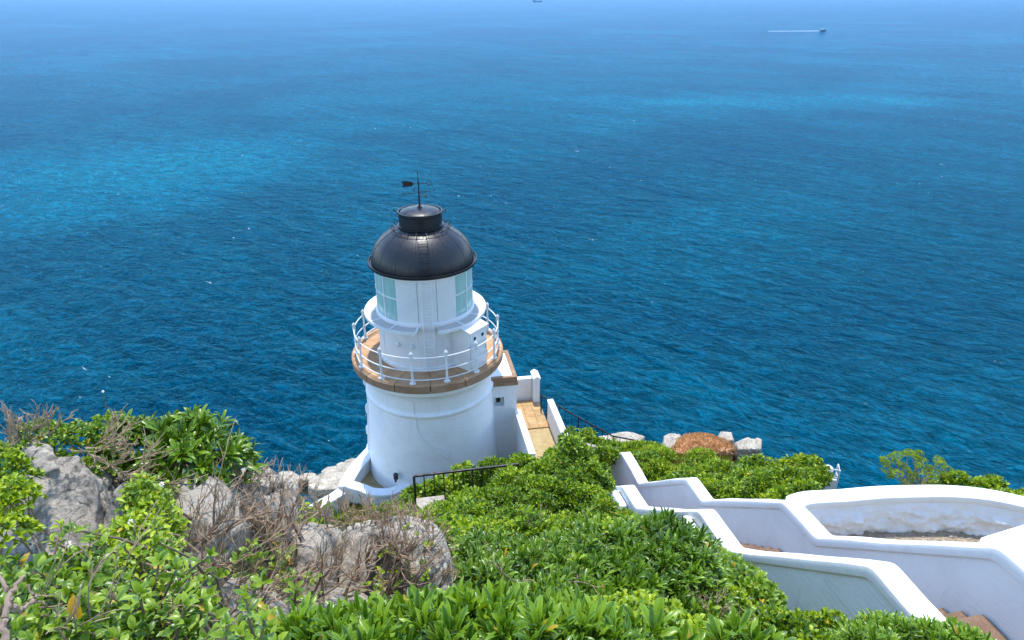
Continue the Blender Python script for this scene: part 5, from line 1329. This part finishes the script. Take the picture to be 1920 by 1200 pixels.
# --- bottom hedge of glossy leaves
HEDGE = 'glossy shrubs along the bottom edge'
bush('pittosporum_bush', 'large glossy upright leaves at the bottom centre, left part', [B(640, 1196, 1.95, .18, .2, .22), B(720, 1182, 2.0, .19, .2, .22), B(560, 1205, 1.8, .14, .16, .2), B(680, 1215, 1.75, .2, .2, .22)], M_pit, 0.072, 0.175, 14, 4.4, 'A', 300, (0.10, 0.80), 0.85, HEDGE)
bush('pittosporum_bush', 'large glossy upright leaves at the bottom centre, below the boulder', [B(800, 1166, 2.05, .18, .2, .24), B(880, 1150, 2.1, .18, .2, .24), B(840, 1190, 1.85, .2, .2, .24), B(930, 1165, 1.95, .18, .2, .24)], M_pit, 0.074, 0.175, 14, 4.4, 'A', 300, (0.10, 0.80), 0.85, HEDGE)
bush('pittosporum_bush', 'large glossy upright leaves at the bottom centre, right part', [B(1000, 1166, 2.05, .18, .2, .22), B(1070, 1168, 2.1, .16, .18, .2), B(1010, 1195, 1.85, .2, .2, .22), B(1110, 1190, 1.95, .18, .2, .2)], M_pit, 0.072, 0.175, 14, 4.4, 'A', 300, (0.10, 0.80), 0.85, HEDGE)
bush('pittosporum_bush', 'few spiky leaves at the bottom edge right of the hedge', [B(1240, 1185, 2.3, .12, .14, .16), B(1400, 1188, 2.6, .12, .14, .16)], M_pit, 0.085, 0.22, 9, 2.2, 'A', 120, (0.15, 0.95), 0.75, HEDGE)
# --- left pittosporum
bush('pittosporum_bush', 'dark glossy rosette bush on the skyline of the left ridge', [B(365, 790, 3.15, .14, .18, .18), B(300, 806, 3.1, .15, .18, .17), B(405, 832, 3.12, .11, .16, .15), B(340, 845, 3.0, .14, .16, .14), B(235, 806, 3.1, .12, .15, .14)], M_pitd, 0.070, 0.22, 11, 3.0, 'A', 300, (0.3, 1.3), 0.4, stems=10)
bush('leafy_shrub', 'small-leaved lighter green shrub left of the rosette bush', [B(200, 785, 2.95, .11, .13, .13), B(130, 800, 2.85, .12, .13, .13), B(60, 800, 2.8, .11, .13, .13), B(165, 840, 2.85, .10, .11, .10)], M_round, 0.021, 0.55, 6, 2.0, 'A', 250)
bush('leafy_shrub', 'small-leaved sprawling shrub at the left edge beside the boulder', [B(-5, 850, 2.45, .08, .10, .14), B(5, 905, 2.3, .07, .10, .10), B(0, 975, 2.2, .06, .10, .08), B(-20, 890, 2.4, .08, .12, .12)], M_lime, 0.020, 0.52, 6, 2.0, 'A', 250)
bush('flowering_weed', 'bright green weed growing up between the two left boulders', [B(262, 905, 2.55, .07, .1, .16), B(250, 975, 2.4, .10, .1, .15), B(285, 945, 2.5, .07, .1, .12), B(250, 1040, 2.25, .11, .12, .12)], M_lime, 0.032, 0.36, 7, 2.2, 'A', 300, (0.6, 1.5), 0.6)

# --- leafy plants lower left: stems with oval leaves
def leafy(name, label, spots, n_st, h, leaf, w, mat, ind=300, lean=(0, 0), k_leaf=9, spread=0.35, sr=0.004):
    p0 = PD(*spots[0]); root = thing(name, p0 - Vector((0, 0, h)), label, 'plant')
    L = Leaves(); sm = MB()
    for sp in spots:
        c = PD(*sp)
        for i in range(n_st):
            top = c + Vector((random.gauss(0, 0.075), random.gauss(0, 0.06), random.gauss(0, 0.03)))
            bot = top + Vector((random.gauss(-lean[0], spread) * h, random.gauss(-lean[1], spread) * h, -h * random.uniform(.8, 1.2)))
            mid = top.lerp(bot, 0.5) + Vector((random.gauss(0, .02), random.gauss(0, .02), 0))
            if n_st <= 4: MB().tube([bot, mid, top], [sr * 1.5, sr, sr * 0.6], 5).build('stem', M_stem, root, smooth=True)
            else: sm.tube([bot, mid, top], [sr * 1.5, sr, sr * 0.6], 5)
            t = np.sort(rng.uniform(0, 0.75, k_leaf)); ax = unit(np.array(top - bot)[None])[0]
            for j, tt in enumerate(t):
                P = np.array(top) * (1 - tt) + np.array(bot) * tt
                az = j * 2.4 + i; D = np.array([math.cos(az), math.sin(az), rng.uniform(0.05, 0.75)])
                Nn = np.array([0, -0.15, 1.0]) + rng.normal(0, 0.35, 3)
                L.add(P, D, Nn, leaf * rng.uniform(.6, 1.15))
            L.rosettes(np.array(top)[None], ax[None], 4, leaf * 0.8, (0.4, 1.1))
    if sm.v: sm.build('stems', M_stem, root, smooth=True)['kind'] = 'stuff'
    TOTAL[0] += L.build(root, mat, 'A', w, ind)
    return root
leafy('broad_leaved_plant', 'broad oval-leaved green plant in the bottom left corner', [(150, 1090, 1.75), (60, 1130, 1.6), (210, 1130, 1.65), (120, 1180, 1.5), (30, 1195, 1.45), (200, 1190, 1.5), (15, 1090, 1.75), (75, 1085, 1.8)], 15, 0.16, 0.038, 0.52, M_round, k_leaf=11)
leafy('broad_leaved_plant', 'oval-leaved green plant at the bottom, right of the yellow leaf', [(290, 1120, 1.75), (260, 1170, 1.6), (330, 1180, 1.6), (380, 1205, 1.5)], 14, 0.15, 0.037, 0.52, M_round, k_leaf=11)
leafy('flowering_weed', 'bright toothed-leaf weed in front of the left boulders', [(200, 1040, 2.05), (140, 1060, 1.95), (260, 1060, 2.0), (90, 1060, 1.95), (180, 1090, 1.85), (300, 1060, 2.05)], 13, 0.15, 0.031, 0.40, M_lime, k_leaf=11)
leafy('broad_leaved_sprig', 'sprig of glossy oval leaves over the dead twigs', [(405, 1045, 2.6), (440, 1040, 2.65), (415, 1090, 2.5)], 2, 0.13, 0.050, 0.5, M_round, k_leaf=4)
leafy('broad_leaved_sprig', 'sprig of oval leaves in front of the low cream boulder', [(525, 1050, 2.95), (560, 1075, 2.9), (575, 1110, 2.8), (515, 1030, 3.0)], 3, 0.13, 0.045, 0.5, M_round, k_leaf=5)
leafy('broad_leaved_sprig', 'cluster of pale green oval leaves at the bottom among stones', [(450, 1160, 2.2), (500, 1150, 2.3), (480, 1195, 2.1), (560, 1170, 2.35), (430, 1190, 2.05)], 4, 0.13, 0.046, 0.46, M_round, k_leaf=6)
leafy('broad_leaved_sprig', 'scattered green sprigs in the cleft of the large boulder', [(722, 1062, 3.3), (745, 1080, 3.28), (705, 1095, 3.25), (690, 1110, 3.2)], 2, 0.08, 0.038, 0.6, M_lime, k_leaf=4)
leafy('broad_leaved_sprig', 'green sprig on the right shoulder of the cleft boulder', [(805, 995, 3.5), (800, 1020, 3.38), (815, 1100, 3.3), (790, 1130, 3.2)], 2, 0.07, 0.036, 0.6, M_lime, k_leaf=4)
# yellow leaf
lf = thing('yellow_leaf', PD(148, 1160, 1.48), 'single yellow and orange dying leaf in the bottom left', 'leaf')
L = Leaves(); c = PD(150, 1160, 1.48); L.add(np.array(c), np.array([-0.15, 0.25, 1.0]), np.array([0.1, -1, 0.35]), np.array([0.058]))
L.build(lf, M_yellow, 'A', 0.52, fol_name='blade')
lf.children[0]['kind'] = 'thing'
# daisies
dl = [('white daisy with orange centre left of the dry stem', 128, 1020, 1.95), ('white daisy with drooping petals above the yellow leaf', 131, 1106, 1.62), ('white daisy facing up in the weed between boulders', 245, 979, 2.2), ('white daisy at the left foot of the twig thicket', 314, 1077, 2.0),
      ('white daisy just right of the twig-foot daisy', 330, 1090, 2.0), ('white daisy below the rosette bush by the rock gap', 303, 908, 2.45), ('white daisy against the sea at the left skyline', 37, 786, 2.6), ('small budding daisy standing above the skyline bush', 193, 734, 2.9)]
for lab, x, y, d in dl:
    c = PD(x, y, d); fo_ = thing('daisy', c - Vector((0, 0, 0.12)), lab, 'flower', 'daisies among the left plants')
    MB().tube([c - Vector((random.uniform(-.02, .02), -.01, .12)), c - Vector((0, 0, 0.004))], 0.0013, 5).build('stem', M_gstem, fo_)
    ax = Vector((random.uniform(-.3, .3), -0.75, 0.8)).normalized(); u_ = ax.cross(Vector((0, 0, 1))).normalized(); v_ = ax.cross(u_)
    fs_ = 0.68 if y > 740 else 0.42
    MB().sphere(c, 0.0048 * fs_, 8, 6).build('disc', M_disc, fo_, smooth=True)
    for k in range(6):
        a = k * math.pi / 3 + random.uniform(-.15, .15); dd = u_ * math.cos(a) + v_ * math.sin(a); ww_ = ax.cross(dd)
        q = [c + (dd * x_ + ww_ * y_ - ax * z_) * fs_ for x_, y_, z_ in ((.003, 0, 0), (.009, .0042, .0005), (.0145, .0022, .0025), (.0145, -.0022, .0025), (.009, -.0042, .0005))]
        MB().prism(q, ax * 0.0006).build('petal', M_petal, fo_)

# --- dead shrubs
def twigs(name, label, roots, n_main, L0, dirv, mat_seed=0, levels=2, r0=0.007, fan=0.5, twig_n=5, curl=0.5, rmin=0.0016, bend=0.0):
    random.seed(mat_seed + 100)
    p0 = PD(*roots[0]); rt = thing(name, p0, label, 'dead shrub', 'dead twiggy shrubs over the rocks')
    st = MB(); tw_ = MB()
    def grow(p, d, L, r, lev):
        n = 6; pts = [p]; dd = Vector(d).normalized(); q = Vector(p); rs = [r]
        bnd = Vector((random.gauss(0, .12), random.gauss(0, .10), random.gauss(0.04, .10))) * curl
        for i in range(n):
            dd = (dd + bnd + Vector((random.gauss(0, .10), random.gauss(0, .08), random.gauss(0.02, .10))) * curl * 1.6).normalized()
            q = q + dd * L / n; pts.append(q.copy()); rs.append(max(rmin * 0.7, r * (1 - 0.5 * (i + 1) / n)))
        (st if lev == 0 else tw_).tube(pts, rs, 6 if lev == 0 else 4, cap=False)
        if lev < levels:
            kk = twig_n if lev == 0 else max(2, twig_n - 2)
            for k in range(kk):
                i = random.randint(2, n) if k else n
                dn = (pts[i] - pts[i - 1]).normalized()
                d2 = (dn + Vector((random.gauss(0.10, fan), random.gauss(0, fan * .7), random.gauss(0.12, fan * .8))) * 0.8).normalized()
                grow(pts[i], d2, L * random.uniform(0.35, 0.75), max(rmin, rs[i] * 0.62), lev + 1)
    for x, y, d in roots:
        for k in range(n_main):
            dv = Vector(dirv) + Vector((random.gauss(0, .35), random.gauss(0, .25), random.gauss(0, .3)))
            grow(PD(x, y, d) + Vector((random.gauss(0, .02), 0, -0.02)), dv, L0 * random.uniform(.6, 1.2), r0 * random.uniform(.6, 1.2), 0)
    st.build('stems', M_bark, rt, smooth=True)['kind'] = 'stuff'; o = tw_.build('twigs', M_twig, rt, smooth=True)
    o['kind'] = 'stuff'
    return rt
twigs('dead_shrub', 'bare shrub with thick forked stems on the jagged crest', [(495, 1000, 3.2), (465, 1010, 3.15), (540, 1030, 3.2), (520, 990, 3.25), (450, 960, 3.2), (560, 1010, 3.25)], 4, 0.19, (-0.5, 0.0, 0.9), 1, r0=0.012, rmin=0.0018)
twigs('dead_shrub', 'bare fine-twigged shrub on the skyline behind the jagged crest', [(560, 985, 3.45), (610, 985, 3.45), (520, 945, 3.45), (460, 925, 3.4), (490, 935, 3.4), (545, 955, 3.45), (630, 985, 3.5)], 3, 0.13, (0.3, 0.0, 0.9), 2, r0=0.005, rmin=0.0018)
twigs('dead_shrub', 'bare wind-combed shrub leaning right across the left boulders', [(345, 1085, 2.62), (390, 1070, 2.64), (330, 1045, 2.68), (370, 1015, 2.68), (310, 1005, 2.74), (400, 1000, 2.7), (430, 1040, 2.7)], 4, 0.20, (0.65, 0.0, 0.75), 3, r0=0.006, fan=0.28, rmin=0.002, twig_n=4)
twigs('dead_shrub', 'bare twig tangle sweeping up right at the bottom of the rocks', [(410, 1160, 2.45), (470, 1150, 2.6), (530, 1125, 2.85), (590, 1115, 2.95), (450, 1090, 2.8), (560, 1080, 3.05), (620, 1080, 3.15), (500, 1080, 3.0), (380, 1115, 2.6), (640, 1115, 3.1)], 4, 0.19, (0.8, 0.0, 0.6), 4, r0=0.006, fan=0.3, rmin=0.0021, twig_n=4)
twigs('dead_shrub', 'dead branch sprawling over the cleft boulder face', [(735, 1115, 3.3), (715, 1065, 3.35), (770, 1100, 3.28), (690, 1045, 3.4), (740, 1045, 3.38), (668, 1085, 3.28), (700, 1130, 3.25), (760, 1050, 3.36), (720, 1020, 3.44)], 4, 0.15, (0.2, -0.05, 0.85), 5, r0=0.008, fan=0.5, rmin=0.0022, twig_n=4)
twigs('dead_shrub', 'thin dead twigs along the top of the cleft boulder', [(720, 985, 3.56), (770, 985, 3.55), (680, 988, 3.55), (810, 1010, 3.5), (745, 980, 3.6), (700, 982, 3.6), (655, 992, 3.58), (790, 988, 3.55)], 4, 0.08, (0.15, 0.0, 1.0), 6, r0=0.003, rmin=0.0017)
twigs('dead_shrub', 'dry spreading twigs on the right flank of the cleft boulder', [(795, 1060, 3.32), (805, 1100, 3.3), (785, 1118, 3.28), (790, 1030, 3.36), (815, 1130, 3.32)], 4, 0.12, (0.8, -0.05, 0.5), 7, r0=0.004, fan=0.35, rmin=0.0018)
twigs('dead_shrub', 'dry grey twigs between the pointed boulder and the rosette bush', [(205, 868, 2.7), (230, 880, 2.7), (190, 845, 2.75), (170, 830, 2.8), (215, 890, 2.65)], 4, 0.13, (0.8, 0.0, 0.35), 8, r0=0.003, fan=0.35)
twigs('dead_shrub', 'bare upright twigs on the skyline at the left edge', [(15, 835, 2.55), (50, 815, 2.6), (85, 810, 2.65), (-10, 850, 2.5), (30, 825, 2.55)], 4, 0.09, (0.4, 0.0, 0.85), 9, r0=0.003, fan=0.35)
twigs('dead_shrub', 'long dry stems crossing the weeds in the bottom left', [(100, 1190, 1.5), (160, 1180, 1.55), (220, 1150, 1.7), (60, 1130, 1.6)], 3, 0.20, (0.75, -0.05, 0.6), 10, r0=0.0026, levels=1, twig_n=3, fan=0.25)
twigs('dead_shrub', 'dry brown twigs in the hollow of the crinkly-leaved bush', [(1330, 1160, 3.6), (1350, 1170, 3.6), (1310, 1150, 3.6)], 3, 0.14, (0.2, -0.1, 0.7), 11, r0=0.003)
twigs('dead_shrub', 'pale dry twigs poking from the slope in the middle', [(975, 1085, 3.25), (1070, 1085, 3.05), (1010, 985, 4.3), (950, 1110, 2.95)], 2, 0.11, (0.2, -0.2, 0.7), 12, r0=0.003, twig_n=3)
twigs('dead_shrub', 'brown twig thicket on the slope behind the boulders, below the white walls', [(650, 975, 4.2), (700, 978, 4.2), (750, 978, 4.1), (680, 966, 4.4), (730, 970, 4.3), (780, 990, 4.0), (600, 975, 4.1), (560, 965, 4.1), (630, 968, 4.3)], 4, 0.11, (0.25, 0.0, 0.85), 13, r0=0.004, fan=0.55, rmin=0.002)
# gnarled stem at the bottom left edge
tr_ = thing('gnarled_stem', PD(10, 1230, 1.35), 'thick gnarled grey branch at the bottom left edge', 'branch')
random.seed(5)
def gnarl(pts, r0, r1, name):
    pts = cat_rom(pts, 5); n = len(pts); q = []; rs = []
    for i, p_ in enumerate(pts):
        t = i / (n - 1); q.append(p_ + Vector((random.gauss(0, .0022), random.gauss(0, .0022), random.gauss(0, .0022)))); rs.append((r0 + (r1 - r0) * t) * random.uniform(.82, 1.22))
    MB().tube(q, rs, 8).build(name, M_bark, tr_, smooth=True)
gnarl([PD(12, 1250, 1.35), PD(6, 1190, 1.37), PD(9, 1150, 1.39), PD(17, 1118, 1.42), PD(30, 1098, 1.46), (PD(48, 1078, 1.5))], 0.0085, 0.003, 'stem')
gnarl([PD(17, 1122, 1.41), PD(26, 1142, 1.43), PD(42, 1143, 1.46), PD(58, 1128, 1.5), PD(64, 1112, 1.52), PD(50, 1098, 1.52)], 0.0055, 0.0025, 'limb')
gnarl([PD(56, 1131, 1.5), PD(72, 1128, 1.52), PD(87, 1134, 1.53)], 0.003, 0.0015, 'limb')
gnarl([PD(14, 1110, 1.43), PD(4, 1085, 1.46), PD(-8, 1070, 1.5)], 0.0045, 0.003, 'limb')

# --- rough grass and undergrowth on the bare ground
def scatter_cover(name, label, polys, mat, n, length, w, m, spread):
    L = Leaves(); cnt = 0
    for (xa, xb, ya, yb), frac in polys:
        k = int(n * frac); X = rng.uniform(xa, xb, k); Y = rng.uniform(ya, yb, k)
        ok = land_dist(np.stack([X, Y], 1)) < 0.8; X, Y = X[ok], Y[ok]
        # keep off the stairs
        dn = (X - SP.x) * SN.x + (Y - SP.y) * SN.y; ds = (X - SP.x) * SD.x + (Y - SP.y) * SD.y
        keep = ~((dn > -0.35) & (dn < 1.6) & (ds > -3) & (ds < 14))
        rl = np.hypot(X - LC.x, Y - LC.y); keep &= rl > 3.1
        en = (X - LC.x) * SN.x + (Y - LC.y) * SN.y; es_ = (X - LC.x) * SD.x + (Y - LC.y) * SD.y
        keep &= ~((en > 1.5) & (en < 4.95) & (es_ > -3.6) & (es_ < 2.1))
        keep &= ~((X > 4.9) & (Y > 5) & (Y < 9.6))
        X, Y = X[keep], Y[keep]
        P = np.stack([X, Y, ground(X, Y)], 1)
        L.rosettes(P, np.tile([[0, 0, 1.0]], (len(P), 1)) + rng.normal(0, .2, P.shape), m, length, spread, 0.4)
    O, D, Nn, W, S = L.cat(); tV, tF, tA = template('B', w); n_ = len(O)
    V = O[:, None] + S[:, None, None] * (tV[None, :, 0:1] * W[:, None] + tV[None, :, 1:2] * D[:, None] + tV[None, :, 2:3] * Nn[:, None])
    F = tF[None] + (np.arange(n_) * len(tV))[:, None, None]
    o = npmesh(name, V.reshape(-1, 3), F.reshape(-1, 4), mat, None, smooth=True, attr=np.tile(tA, n_))
    TOTAL[0] += n_
    return tag(o, label, 'ground cover', None, 'stuff')
scatter_cover('grass', 'rough yellow-green grass on the slope round the tower and behind the rocks', [((-9, -1.5, 12, 21), .55), ((1, 8.5, 16, 24), .45)], M_grass, 9000, 0.18, 0.07, 7, (0.1, 0.9))
scatter_cover('undergrowth', 'small-leaved green undergrowth covering the soil between the bushes', [((-2.5, 4.6, 2.4, 14), .62), ((-6.5, 1, 14, 20), .22), ((3, 7, 11, 19), .16)], M_fine, 9000, 0.075, 0.42, 9, (0.3, 1.4))
print('leaves', TOTAL[0], 'tris', sum(len(o.data.polygons) for o in bpy.data.objects if o.type == 'MESH') * 2)
